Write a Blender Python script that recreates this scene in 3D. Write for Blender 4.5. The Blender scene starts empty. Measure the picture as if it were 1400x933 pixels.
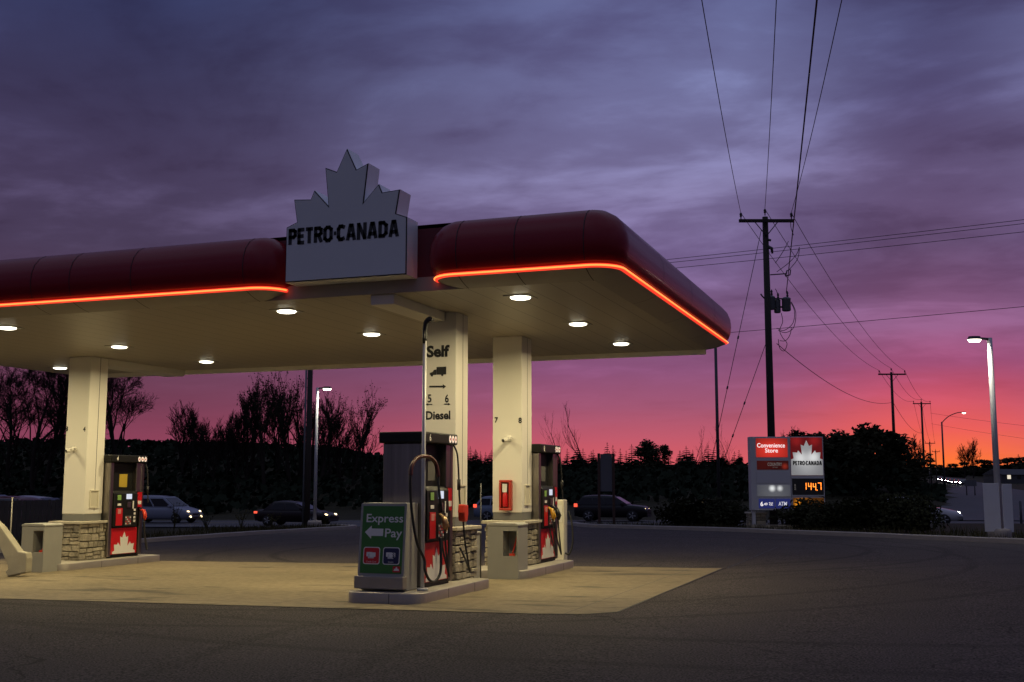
import bpy, bmesh, math, random
from mathutils import Vector, Matrix

sc = bpy.context.scene
COL = sc.collection
R = math.radians

# ------------------------------------------------------------------ camera
YAW, PITCH, FPX = R(19.94), R(7.2), 1548.0
cam_d = bpy.data.cameras.new('camera')
cam_d.sensor_width = 36.0
cam_d.lens = 36.0 * FPX / 1400.0
cam_d.clip_end = 6000
cam_d.clip_start = 0.1
cam = bpy.data.objects.new('camera', cam_d)
COL.objects.link(cam)
cam.location = (0, 0, 0)
cam.rotation_euler = (R(90) + PITCH, 0, YAW)
sc.camera = cam
DH = Vector((-math.sin(YAW), math.cos(YAW), 0))
DV = Vector((-math.sin(YAW) * math.cos(PITCH), math.cos(YAW) * math.cos(PITCH), math.sin(PITCH)))
RV = Vector((math.cos(YAW), math.sin(YAW), 0))
UV = RV.cross(DV)

def ray(x, y): return (DV * FPX + RV * (x - 700) - UV * (y - 466.5)) / FPX
def on_y(x, y, Y): v = ray(x, y); return v * (Y / v.y)
def on_x(x, y, X): v = ray(x, y); return v * (X / v.x)
def at_d(x, y, D): return ray(x, y) * D
def uw(u, w): return RV * u + DH * w          # ground coordinates along / across the view

# ------------------------------------------------------------------ view
sc.view_settings.view_transform = 'Standard'
sc.view_settings.look = 'None'
sc.view_settings.exposure = 0.0
sc.view_settings.gamma = 1.0
sc.view_settings.use_curve_mapping = False

# ------------------------------------------------------------------ world: dusk sky
def lin(c):
    return tuple(((v / 255) / 12.92) if v / 255 <= 0.04045 else (((v / 255) + 0.055) / 1.055) ** 2.4 for v in c)

def build_world():
    w = bpy.data.worlds.new('World'); sc.world = w; w.use_nodes = True
    nt = w.node_tree; nt.nodes.clear(); N = nt.nodes.new; L = nt.links.new
    def math_(op, a, b=None, c=None, clamp=False):
        n = N('ShaderNodeMath'); n.operation = op; n.use_clamp = clamp
        for i, v in enumerate((a, b, c)):
            if v is None: continue
            if isinstance(v, (int, float)): n.inputs[i].default_value = v
            else: L(v, n.inputs[i])
        return n.outputs[0]
    tc = N('ShaderNodeTexCoord'); sep = N('ShaderNodeSeparateXYZ'); L(tc.outputs['Generated'], sep.inputs[0])
    x, y, z = sep.outputs
    zc = math_('MAXIMUM', z, 0.0)
    az = math_('ABSOLUTE', math_('SUBTRACT', math_('ARCTAN2', x, y), R(0.8)))
    # slow warping so the colour bands are not ruled lines
    comb = N('ShaderNodeCombineXYZ')
    den = math_('ADD', zc, 0.13)
    L(math_('DIVIDE', x, den), comb.inputs[0]); L(math_('DIVIDE', y, den), comb.inputs[1])
    mp = N('ShaderNodeMapping'); L(comb.outputs[0], mp.inputs[0])
    mp.inputs['Rotation'].default_value = (0, 0, R(-34)); mp.inputs['Scale'].default_value = (0.78, 1.0, 1)
    mp.inputs['Location'].default_value = (3.1, 1.7, 0)
    n1 = N('ShaderNodeTexNoise'); L(mp.outputs[0], n1.inputs['Vector'])
    n1.inputs['Scale'].default_value = 1.35; n1.inputs['Detail'].default_value = 9; n1.inputs['Roughness'].default_value = 0.56
    n1.inputs['Distortion'].default_value = 0.5
    mp2 = N('ShaderNodeMapping'); L(comb.outputs[0], mp2.inputs[0])
    mp2.inputs['Rotation'].default_value = (0, 0, R(-42)); mp2.inputs['Scale'].default_value = (1.0, 1.45, 1)
    mp2.inputs['Location'].default_value = (7.3, 0.4, 0)
    n2 = N('ShaderNodeTexNoise'); L(mp2.outputs[0], n2.inputs['Vector'])
    n2.inputs['Scale'].default_value = 3.4; n2.inputs['Detail'].default_value = 7; n2.inputs['Roughness'].default_value = 0.55
    n2.inputs['Distortion'].default_value = 0.3
    cl = math_('ADD', math_('MULTIPLY', n1.outputs[0], 0.72), math_('MULTIPLY', n2.outputs[0], 0.28))
    e = math_('ADD', zc, math_('MULTIPLY', math_('SUBTRACT', cl, 0.5), math_('MULTIPLY', zc, 0.25)))
    def ramp(stops):
        r = N('ShaderNodeValToRGB'); cr = r.color_ramp; cr.interpolation = 'EASE'
        while len(cr.elements) > 1: cr.elements.remove(cr.elements[0])
        cr.elements[0].position = stops[0][0]; cr.elements[0].color = (*lin(stops[0][1]), 1)
        for p, c in stops[1:]:
            el = cr.elements.new(p); el.color = (*lin(c), 1)
        cr.interpolation = 'LINEAR'
        L(e, r.inputs[0]); return r.outputs[0]
    high = [(0.52, (88, 92, 124)), (0.75, (112, 118, 148)), (1.0, (122, 128, 160))]
    rr = ramp([(0.0, (255, 134, 44)), (0.020, (254, 116, 58)), (0.045, (234, 90, 88)), (0.078, (192, 74, 104)), (0.10, (154, 70, 114)),
               (0.134, (130, 78, 120)), (0.197, (100, 76, 114)), (0.26, (90, 74, 112)), (0.32, (78, 70, 110)), (0.40, (76, 78, 120))] + high)
    rm = ramp([(0.0, (228, 98, 96)), (0.02, (212, 90, 102)), (0.045, (184, 84, 108)), (0.067, (158, 80, 114)), (0.10, (134, 74, 118)),
               (0.134, (120, 80, 122)), (0.197, (108, 88, 132)), (0.26, (108, 98, 138)), (0.34, (108, 108, 152)), (0.40, (100, 104, 150))] + high)
    rl = ramp([(0.0, (160, 72, 96)), (0.03, (142, 64, 92)), (0.065, (114, 55, 84)), (0.10, (98, 57, 86)), (0.14, (80, 57, 84)),
               (0.20, (69, 55, 84)), (0.26, (65, 54, 85)), (0.33, (55, 51, 84)), (0.40, (50, 55, 94))] + high)
    rb = ramp([(0.0, (78, 72, 88)), (0.1, (70, 66, 84)), (0.25, (72, 70, 92)), (0.40, (84, 86, 116))] + high)
    def mix(a, b, f):
        m = N('ShaderNodeMix'); m.data_type = 'RGBA'
        L(f, m.inputs[0]); L(a, m.inputs[6]); L(b, m.inputs[7]); return m.outputs[2]
    def mr(v, a, b):
        m = N('ShaderNodeMapRange'); m.interpolation_type = 'SMOOTHSTEP'; L(v, m.inputs[0])
        m.inputs[1].default_value = a; m.inputs[2].default_value = b; return m.outputs[0]
    c = mix(rr, rm, mr(az, R(0.0), R(10.5)))
    c = mix(c, rl, mr(az, R(14), R(40)))
    c = mix(c, rb, mr(az, R(48), R(95)))
    # clouds: darker violet bands and paler blue gaps
    fade = mr(zc, 0.02, 0.22)
    lo = mr(cl, 0.50, 0.36); hi = mr(cl, 0.49, 0.66)
    dark = N('ShaderNodeRGB'); dark.outputs[0].default_value = (0.60, 0.52, 0.60, 1)
    pale = N('ShaderNodeRGB'); pale.outputs[0].default_value = (1.75, 1.90, 1.75, 1)
    one = N('ShaderNodeRGB'); one.outputs[0].default_value = (1, 1, 1, 1)
    md = mix(one.outputs[0], dark.outputs[0], math_('MULTIPLY', lo, math_('ADD', math_('MULTIPLY', fade, 0.7), 0.15)))
    mh = mix(one.outputs[0], pale.outputs[0], math_('MULTIPLY', hi, fade))
    def mul(a, b):
        m = N('ShaderNodeMix'); m.data_type = 'RGBA'; m.blend_type = 'MULTIPLY'; m.inputs[0].default_value = 1
        L(a, m.inputs[6]); L(b, m.inputs[7]); return m.outputs[2]
    c = mul(mul(c, md), mh)
    bg = N('ShaderNodeBackground'); L(c, bg.inputs[0]); bg.inputs[1].default_value = 1.0
    # a trace of the physical twilight sky underneath, sun just under the horizon behind the far road
    sky = N('ShaderNodeTexSky'); sky.sky_type = 'NISHITA'; sky.sun_disc = False
    sky.sun_elevation = R(-3); sky.sun_rotation = R(1)
    bg2 = N('ShaderNodeBackground'); L(sky.outputs[0], bg2.inputs[0]); bg2.inputs[1].default_value = 0.05
    add = N('ShaderNodeAddShader'); L(bg.outputs[0], add.inputs[0]); L(bg2.outputs[0], add.inputs[1])
    out = N('ShaderNodeOutputWorld'); L(add.outputs[0], out.inputs[0])
build_world()

# ------------------------------------------------------------------ materials
MATS = {}
def mat(name, col, rough=0.6, metal=0.0, var=0.0, vscale=6.0, bump=0.0, bscale=40.0, coat=0.0, emit=None, estr=0.0, spec=0.5, island=0.0, stretch=None, var2=None):
    if name in MATS: return MATS[name]
    m = bpy.data.materials.new(name); m.use_nodes = True; nt = m.node_tree
    b = nt.nodes['Principled BSDF']; N = nt.nodes.new; L = nt.links.new
    b.inputs['Base Color'].default_value = (*col, 1); b.inputs['Roughness'].default_value = rough
    b.inputs['Metallic'].default_value = metal; b.inputs['Coat Weight'].default_value = coat
    b.inputs['Coat Roughness'].default_value = 0.08; b.inputs['Specular IOR Level'].default_value = spec
    if emit is not None:
        b.inputs['Emission Color'].default_value = (*emit, 1); b.inputs['Emission Strength'].default_value = estr
    tc = None
    if var > 0 or bump > 0 or island > 0:
        tc = N('ShaderNodeTexCoord'); mp = N('ShaderNodeMapping'); L(tc.outputs['Object'], mp.inputs[0])
        if stretch: mp.inputs['Scale'].default_value = stretch
        src = mp.outputs[0]
    if var > 0 or island > 0:
        val = N('ShaderNodeMath'); val.operation = 'ADD'; val.inputs[0].default_value = 1.0; val.inputs[1].default_value = 0.0
        last = val.outputs[0]
        def addterm(sock, amp):
            nonlocal last
            s = N('ShaderNodeMath'); s.operation = 'SUBTRACT'; L(sock, s.inputs[0]); s.inputs[1].default_value = 0.5
            a = N('ShaderNodeMath'); a.operation = 'MULTIPLY_ADD'; L(s.outputs[0], a.inputs[0]); a.inputs[1].default_value = amp; L(last, a.inputs[2])
            last = a.outputs[0]
        if var > 0:
            n = N('ShaderNodeTexNoise'); L(src, n.inputs['Vector']); n.inputs['Scale'].default_value = vscale
            n.inputs['Detail'].default_value = 8; n.inputs['Roughness'].default_value = 0.62
            addterm(n.outputs[0], var * 2)
            if var2:
                n = N('ShaderNodeTexNoise'); L(src, n.inputs['Vector']); n.inputs['Scale'].default_value = var2[1]
                n.inputs['Detail'].default_value = 6; addterm(n.outputs[0], var2[0] * 2)
        if island > 0:
            g = N('ShaderNodeNewGeometry'); addterm(g.outputs['Random Per Island'], island)
        mx = N('ShaderNodeVectorMath'); mx.operation = 'SCALE'; mx.inputs[0].default_value = col; L(last, mx.inputs['Scale'])
        L(mx.outputs[0], b.inputs['Base Color'])
    if bump > 0:
        n = N('ShaderNodeTexNoise'); L(src, n.inputs['Vector']); n.inputs['Scale'].default_value = bscale; n.inputs['Detail'].default_value = 6
        bp = N('ShaderNodeBump'); bp.inputs['Strength'].default_value = bump; bp.inputs['Distance'].default_value = 0.02
        L(n.outputs[0], bp.inputs['Height']); L(bp.outputs[0], b.inputs['Normal'])
    MATS[name] = m
    return m

def blotches(m, scale, freq, lo, hi, dark):
    """oil stains with shapes of their own"""
    nt = m.node_tree; N = nt.nodes.new; L = nt.links.new; b = nt.nodes['Principled BSDF']
    tc = N('ShaderNodeTexCoord'); mp = N('ShaderNodeMapping'); mp.inputs['Scale'].default_value = scale; L(tc.outputs['Object'], mp.inputs[0])
    n = N('ShaderNodeTexNoise'); L(mp.outputs[0], n.inputs['Vector']); n.inputs['Scale'].default_value = freq * 3; n.inputs['Detail'].default_value = 4
    r = N('ShaderNodeMapRange'); L(n.outputs[0], r.inputs[0]); r.inputs[1].default_value = lo; r.inputs[2].default_value = hi; r.inputs[4].default_value = 0.75
    mx = N('ShaderNodeMix'); mx.data_type = 'RGBA'; L(r.outputs[0], mx.inputs[0]); inp = b.inputs['Base Color']
    L(inp.links[0].from_socket, mx.inputs[6]); mx.inputs[7].default_value = (*dark, 1); L(mx.outputs[2], inp)

def wear(m):
    """tyre arcs, tarred cracks and drips on the old asphalt"""
    nt = m.node_tree; N = nt.nodes.new; L = nt.links.new; b = nt.nodes['Principled BSDF']
    tc = N('ShaderNodeTexCoord'); inp = b.inputs['Base Color']
    def mth(op, a, c=None, d=None):
        n = N('ShaderNodeMath'); n.operation = op
        for k, v in enumerate((a, c, d)):
            if v is None: continue
            if isinstance(v, (int, float)): n.inputs[k].default_value = v
            else: L(v, n.inputs[k])
        return n.outputs[0]
    nz = N('ShaderNodeTexNoise'); L(tc.outputs['Object'], nz.inputs['Vector']); nz.inputs['Scale'].default_value = 0.9; nz.inputs['Detail'].default_value = 5
    tot = None
    for cx, cy, rad, wd, amp in ((-8.5, 27.5, 7.2, .16, 0.53), (-8.5, 27.5, 8.9, .16, 0.46), (-10.5, 24.0, 11.3, .15, 0.46), (-10.5, 24.0, 13.0, .15, 0.40), (-3, 33, 21.5, .17, 0.40), (-3, 33, 23.2, .17, 0.37), (9, 12, 14.0, .16, 0.34), (9, 12, 15.7, .16, 0.31)):
        d = N('ShaderNodeVectorMath'); d.operation = 'DISTANCE'; L(tc.outputs['Object'], d.inputs[0]); d.inputs[1].default_value = (cx, cy, -1.6)
        a = mth('ABSOLUTE', mth('SUBTRACT', d.outputs['Value'], rad))
        r = N('ShaderNodeMapRange'); r.interpolation_type = 'SMOOTHSTEP'; L(a, r.inputs[0]); r.inputs[1].default_value = wd; r.inputs[2].default_value = wd * .25; r.inputs[3].default_value = 0; r.inputs[4].default_value = amp
        v = mth('MULTIPLY', r.outputs[0], mth('MULTIPLY', nz.outputs[0], 1.7))
        tot = v if tot is None else mth('MAXIMUM', tot, v)
    # cracks along the borders of large cells, only in places
    wn = N('ShaderNodeTexNoise'); L(tc.outputs['Object'], wn.inputs['Vector']); wn.inputs['Scale'].default_value = 1.3; wn.inputs['Detail'].default_value = 4
    wv = N('ShaderNodeVectorMath'); wv.operation = 'MULTIPLY_ADD'; L(wn.outputs['Color'], wv.inputs[0]); wv.inputs[1].default_value = (.9, .9, 0); L(tc.outputs['Object'], wv.inputs[2])
    vo = N('ShaderNodeTexVoronoi'); vo.feature = 'DISTANCE_TO_EDGE'; vo.voronoi_dimensions = '2D'; L(wv.outputs[0], vo.inputs['Vector']); vo.inputs['Scale'].default_value = 0.17
    cr = mth('LESS_THAN', vo.outputs['Distance'], 0.0028)
    mk = N('ShaderNodeMapRange'); L(nz.outputs[0], mk.inputs[0]); mk.inputs[1].default_value = .40; mk.inputs[2].default_value = .52
    tot = mth('MAXIMUM', tot, mth('MULTIPLY', mth('MULTIPLY', cr, mk.outputs[0]), .75))
    # drips and spots
    sp = N('ShaderNodeTexNoise'); L(tc.outputs['Object'], sp.inputs['Vector']); sp.inputs['Scale'].default_value = 2.3; sp.inputs['Detail'].default_value = 3
    sr = N('ShaderNodeMapRange'); L(sp.outputs[0], sr.inputs[0]); sr.inputs[1].default_value = .68; sr.inputs[2].default_value = .74; sr.inputs[4].default_value = .55
    tot = mth('MAXIMUM', tot, sr.outputs[0])
    mx = N('ShaderNodeMix'); mx.data_type = 'RGBA'; L(tot, mx.inputs[0]); L(inp.links[0].from_socket, mx.inputs[6]); mx.inputs[7].default_value = (.012, .010, .010, 1); L(mx.outputs[2], inp)

def stripes(m, axis, period, width, dark):
    """thin dark seams every `period` metres along one object axis"""
    nt = m.node_tree; N = nt.nodes.new; L = nt.links.new; b = nt.nodes['Principled BSDF']
    tc = N('ShaderNodeTexCoord'); sep = N('ShaderNodeSeparateXYZ'); L(tc.outputs['Object'], sep.inputs[0])
    md = N('ShaderNodeMath'); md.operation = 'PINGPONG'; L(sep.outputs[axis], md.inputs[0]); md.inputs[1].default_value = period / 2
    lt = N('ShaderNodeMath'); lt.operation = 'LESS_THAN'; L(md.outputs[0], lt.inputs[0]); lt.inputs[1].default_value = width / 2
    mx = N('ShaderNodeMix'); mx.data_type = 'RGBA'; L(lt.outputs[0], mx.inputs[0])
    inp = b.inputs['Base Color']
    if inp.links:
        L(inp.links[0].from_socket, mx.inputs[6])
    else:
        mx.inputs[6].default_value = inp.default_value
    mx.inputs[7].default_value = (*dark, 1); L(mx.outputs[2], inp)
    return m

M_asphalt = mat('asphalt', (0.054, 0.045, 0.043), 0.9, var=0.55, vscale=0.30, bump=1.0, bscale=60, var2=(3.2, 48), spec=0.25)
wear(M_asphalt)
M_concrete = mat('pad_concrete', (0.190, 0.152, 0.092), 0.8, var=0.55, vscale=0.4, bump=0.5, bscale=60, var2=(0.6, 14), stretch=(0.55, 1.3, 1), spec=0.3)
blotches(M_concrete, (0.45, 1.5, 1), 0.5, 0.575, 0.66, (0.050, 0.042, 0.030))
stripes(M_concrete, 0, 4.2, 0.016, (0.09, 0.08, 0.07))
stripes(M_concrete, 1, 4.6, 0.016, (0.09, 0.08, 0.07))
M_kerb = mat('kerb_concrete', (0.30, 0.27, 0.25), 0.85, var=0.25, vscale=2.5, bump=0.3, bscale=30)
M_road = mat('road_asphalt', (0.075, 0.072, 0.075), 0.85, var=0.2, vscale=0.3, bump=0.3, bscale=20)
M_line = mat('road_paint', (0.55, 0.55, 0.52), 0.7, var=0.25, vscale=3)
M_grass = mat('dry_grass', (0.040, 0.036, 0.020), 0.95, var=0.5, vscale=0.6, bump=0.6, bscale=9, var2=(0.4, 7), spec=0.1)
M_cream = mat('cream_cladding', (0.72, 0.69, 0.62), 0.45, var=0.05, vscale=1.4)
M_soffit = stripes(mat('soffit_panels', (0.40, 0.36, 0.30), 0.42, var=0.06, vscale=0.8, stretch=(1, 0.2, 1)), 0, 0.405, 0.014, (0.15, 0.135, 0.115))
M_skirt = mat('soffit_skirt', (0.36, 0.33, 0.29), 0.5, var=0.06, vscale=2)
M_redpanel = mat('dark_red_fascia', (0.20, 0.002, 0.010), 0.36, coat=0.15, spec=0.22, var=0.05, vscale=1.2, bump=0.02, bscale=2.0)
M_redflat = mat('dark_red_recess', (0.12, 0.006, 0.012), 0.5, var=0.08, vscale=2)
M_seam = mat('dark_seam', (0.015, 0.01, 0.012), 0.7)
M_neon = mat('red_light_strip', (0.4, 0.02, 0.01), 0.4, emit=(1.0, 0.045, 0.022), estr=1.15)
M_neoncore = mat('orange_light_core', (0.8, 0.3, 0.1), 0.4, emit=(1.0, 0.24, 0.05), estr=2.1)
M_white = mat('white_sign_face', (0.60, 0.60, 0.62), 0.5, var=0.05, vscale=1.5)
M_side_skylit = mat('white_side_sky_brightened', (0.80, 0.82, 0.84), 0.35, var=0.07, vscale=3)  # paler, bluer white than the face: overhead skylight put into the colour
M_black = mat('black_paint', (0.012, 0.012, 0.013), 0.5)
M_gloss = mat('black_plastic', (0.010, 0.010, 0.010), 0.5, var=0.2, vscale=8, spec=0.22)
M_rubber = mat('black_rubber', (0.012, 0.012, 0.012), 0.55)
M_band = mat('grey_band', (0.16, 0.16, 0.155), 0.5, var=0.2, vscale=4)
M_stone = mat('stacked_stone', (0.30, 0.265, 0.20), 0.9, var=0.75, vscale=5, bump=0.9, bscale=24, island=0.7, var2=(.5, 30))
M_mortar = mat('stone_mortar', (0.10, 0.085, 0.065), 0.95, var=0.3, vscale=8)
M_cap = mat('stone_cap', (0.42, 0.38, 0.30), 0.85, var=0.25, vscale=6, bump=0.6, bscale=18)
M_steel = mat('brushed_steel', (0.30, 0.275, 0.255), 0.34, metal=1.0, var=0.75, vscale=7, stretch=(1, 1, 0.04), bump=0.05, bscale=30)
M_edge = mat('steel_edging', (0.30, 0.27, 0.235), 0.42, metal=0.45, var=0.22, vscale=3, bump=0.08, bscale=12)
M_island = mat('island_concrete', (0.34, 0.31, 0.26), 0.8, var=0.25, vscale=3, bump=0.3, bscale=30)
M_red = mat('red_panel', (0.50, 0.010, 0.014), 0.35, var=0.12, vscale=5)
M_redhose = mat('red_nozzle_cover', (0.60, 0.045, 0.02), 0.42, var=0.15, vscale=12)
M_gold = mat('yellow_nozzle', (0.55, 0.30, 0.03), 0.35, var=0.15, vscale=12)
M_brass = mat('worn_brass_nozzle', (0.42, 0.27, 0.14), 0.35, metal=0.5, var=0.25, vscale=14)
M_leafw = mat('white_decal', (0.70, 0.68, 0.64), 0.5, var=0.06, vscale=6)
M_screen = mat('pump_screen', (0.2, 0.2, 0.22), 0.3, emit=(0.72, 0.80, 1.0), estr=0.75)
M_icon_glow = mat('emissive_roundel', (0.7, 0.6, 0.55), 0.4, emit=(1.0, 0.82, 0.74), estr=0.35)  # faint emission put into the discs; the dark top sign itself is unlit
M_yellow = mat('yellow_sticker', (0.42, 0.29, 0.03), 0.5, var=0.1, vscale=10)
M_greenst = mat('green_sticker', (0.22, 0.40, 0.10), 0.5)
M_grey = mat('grey_plastic', (0.28, 0.275, 0.25), 0.55, var=0.10, vscale=4, bump=0.06, bscale=30)
M_greydk = mat('dark_grey_recess', (0.10, 0.095, 0.085), 0.7, var=0.2, vscale=6)
M_green = mat('green_sign', (0.030, 0.135, 0.020), 0.45, var=0.06, vscale=3)
M_navy = mat('navy_sign', (0.012, 0.014, 0.060), 0.4)
M_redbox = mat('red_cabinet', (0.42, 0.035, 0.02), 0.4, var=0.15, vscale=8)
M_hatch = mat('hatch_cream', (0.66, 0.62, 0.50), 0.5, var=0.08, vscale=5)
M_wood = mat('weathered_pole', (0.035, 0.028, 0.024), 0.9, var=0.35, vscale=3, stretch=(4, 4, 0.3), bump=0.4, bscale=12)
M_metal_dk = mat('dark_steel', (0.06, 0.06, 0.065), 0.5, metal=0.4, var=0.15, vscale=4)
M_wire = mat('wire_black', (0.012, 0.012, 0.013), 0.6)
M_xfmr = mat('grey_transformer', (0.16, 0.17, 0.18), 0.45, var=0.12, vscale=4)
M_lamppole = mat('painted_lamp_pole', (0.55, 0.55, 0.55), 0.4, var=0.10, vscale=3)
M_lens = mat('lit_lens', (0.8, 0.8, 0.75), 0.4, emit=(1.0, 0.94, 0.74), estr=7.0)
M_lens2 = mat('lit_street_lens', (0.8, 0.8, 0.75), 0.4, emit=(1.0, 0.92, 0.72), estr=8.0)
M_trim = mat('light_trim', (0.35, 0.33, 0.28), 0.5)
M_fence = mat('dark_fence_boards', (0.045, 0.042, 0.040), 0.85, var=0.4, vscale=4, stretch=(3, 3, 0.4))
M_bark = mat('dark_bark', (0.030, 0.024, 0.020), 0.95, var=0.3, vscale=5, bump=0.5, bscale=15, spec=0.1)
M_conifer = mat('conifer_needles', (0.016, 0.022, 0.013), 0.95, var=0.4, vscale=2, spec=0.05, island=0.6)
M_leaf = mat('dull_leaves', (0.030, 0.030, 0.016), 0.95, var=0.4, vscale=2, spec=0.05, island=0.7)
M_hedge = mat('hedge_leaves', (0.024, 0.026, 0.014), 0.95, var=0.4, vscale=3, spec=0.05, island=0.8)
M_blade = mat('grass_blades', (0.045, 0.042, 0.020), 0.95, spec=0.05, island=0.8)
M_glass = mat('car_glass', (0.006, 0.006, 0.007), 0.1, spec=0.4)
M_tyre = mat('tyre_rubber', (0.012, 0.012, 0.012), 0.8)
M_rim = mat('alloy_rim', (0.28, 0.28, 0.29), 0.4, metal=0.6)
M_head = mat('headlight_on', (0.9, 0.9, 0.8), 0.2, emit=(1.0, 0.74, 0.38), estr=5.0)
M_headw = mat('headlight_white', (0.9, 0.9, 0.9), 0.2, emit=(0.95, 0.97, 0.88), estr=16.0)
M_tail = mat('tail_light_on', (0.4, 0.02, 0.02), 0.3, emit=(1.0, 0.10, 0.05), estr=1.4)
M_darkplastic = mat('car_trim', (0.015, 0.015, 0.016), 0.6)

# ------------------------------------------------------------------ mesh builder
class MB:
    def __init__(self): self.v, self.f, self.mi, self.sm = [], [], [], []
    def add(self, vs, fs, mi=0, smooth=False):
        o = len(self.v); self.v += [tuple(p) for p in vs]
        for f in fs: self.f.append(tuple(i + o for i in f)); self.mi.append(mi); self.sm.append(smooth)
        return self
    def box(self, x0, x1, y0, y1, z0, z1, mi=0):
        vs = [(x, y, z) for z in (z0, z1) for y in (y0, y1) for x in (x0, x1)]
        return self.add(vs, [(0, 2, 3, 1), (4, 5, 7, 6), (0, 1, 5, 4), (2, 6, 7, 3), (0, 4, 6, 2), (1, 3, 7, 5)], mi)
    def prism(self, pts, o, ax, ay, depth, mi=0, back=0.0):
        """polygon pts in the plane (o, ax, ay), extruded from -back to +depth along ax x ay"""
        o, ax, ay = Vector(o), Vector(ax), Vector(ay); n = ax.cross(ay).normalized()
        a = [o + ax * p[0] + ay * p[1] + n * depth for p in pts]; b = [o + ax * p[0] + ay * p[1] - n * back for p in pts]
        k = len(pts)
        area = sum(pts[i][0] * pts[(i + 1) % k][1] - pts[(i + 1) % k][0] * pts[i][1] for i in range(k))
        if area < 0: a.reverse(); b.reverse()
        fs = [tuple(range(k)), tuple(range(2 * k - 1, k - 1, -1))]
        fs += [(i, i + k, (i + 1) % k + k, (i + 1) % k) for i in range(k)]
        return self.add(a + b, fs, mi)
    def tube(self, pts, r, n=8, mi=0, caps=True):
        pts = [Vector(p) for p in pts]; k = len(pts)
        rs = r if isinstance(r, (list, tuple)) else [r] * k
        vs = []; ref = None
        for i, p in enumerate(pts):
            t = (pts[min(i + 1, k - 1)] - pts[max(i - 1, 0)])
            t = t.normalized() if t.length > 1e-9 else Vector((0, 0, 1))
            if ref is None:
                ref = Vector((1, 0, 0)) if abs(t.x) < 0.8 else Vector((0, 1, 0))
            a = (ref - t * ref.dot(t)).normalized(); ref = a; b = t.cross(a)
            for j in range(n):
                th = 2 * math.pi * j / n
                vs.append(p + (a * math.cos(th) + b * math.sin(th)) * rs[i])
        fs = [(i * n + j, i * n + (j + 1) % n, (i + 1) * n + (j + 1) % n, (i + 1) * n + j) for i in range(k - 1) for j in range(n)]
        if caps: fs += [tuple(range(n - 1, -1, -1)), tuple(range((k - 1) * n, k * n))]
        return self.add(vs, fs, mi, True)
    def lathe(self, prof, c=(0, 0, 0), n=16, mi=0):
        """prof: list of (r, z), axis Z"""
        vs = [(c[0] + r * math.cos(2 * math.pi * j / n), c[1] + r * math.sin(2 * math.pi * j / n), c[2] + z) for r, z in prof for j in range(n)]
        k = len(prof)
        fs = [(i * n + j, i * n + (j + 1) % n, (i + 1) * n + (j + 1) % n, (i + 1) * n + j) for i in range(k - 1) for j in range(n)]
        fs += [tuple(range(n - 1, -1, -1)), tuple(range((k - 1) * n, k * n))]
        return self.add(vs, fs, mi, True)
    def strip(self, rows, mi=0, smooth=True, closed=False):
        k = len(rows[0]); vs = [p for r in rows for p in r]
        fs = []
        for i in range(len(rows) - 1):
            for j in range(k if closed else k - 1):
                fs.append((i * k + j, (i + 1) * k + j, (i + 1) * k + (j + 1) % k, i * k + (j + 1) % k))
        return self.add(vs, fs, mi, smooth)
    def build(self, name, m, parent=None, bevel=0.0, fix=False, segs=2):
        me = bpy.data.meshes.new(name); me.from_pydata(self.v, [], self.f)
        ms = m if isinstance(m, (list, tuple)) else [m]
        for x in ms: me.materials.append(x)
        me.polygons.foreach_set('material_index', self.mi)
        me.polygons.foreach_set('use_smooth', self.sm)
        if bevel > 0 or fix:
            bm = bmesh.new(); bm.from_mesh(me)
            if fix: bmesh.ops.recalc_face_normals(bm, faces=bm.faces)
            if bevel > 0:
                es = [e for e in bm.edges if len(e.link_faces) == 2 and e.calc_face_angle(0) > R(30)]
                bmesh.ops.bevel(bm, geom=es, offset=bevel, segments=segs, affect='EDGES', profile=0.5, clamp_overlap=True)
            bm.to_mesh(me); bm.free()
        me.update()
        o = bpy.data.objects.new(name, me); COL.objects.link(o)
        if parent: o.parent = parent
        return o

def thing(name, label, cat, loc=(0, 0, 0), rz=0.0, group=None):
    o = bpy.data.objects.new(name, None); COL.objects.link(o); o.empty_display_size = 0.2
    o.location = loc; o.rotation_euler = (0, 0, rz); o['label'] = label; o['category'] = cat
    if group: o['group'] = group
    return o
def tag(o, label, cat, group=None):
    o['label'] = label; o['category'] = cat
    if group: o['group'] = group
    return o
def structure(o, kind='structure'):
    o['kind'] = kind; return o
def copy_tree(o, parent=None):
    c = o.copy(); COL.objects.link(c)
    if parent: c.parent = parent
    for ch in list(o.children): copy_tree(ch, c)
    return c

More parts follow.
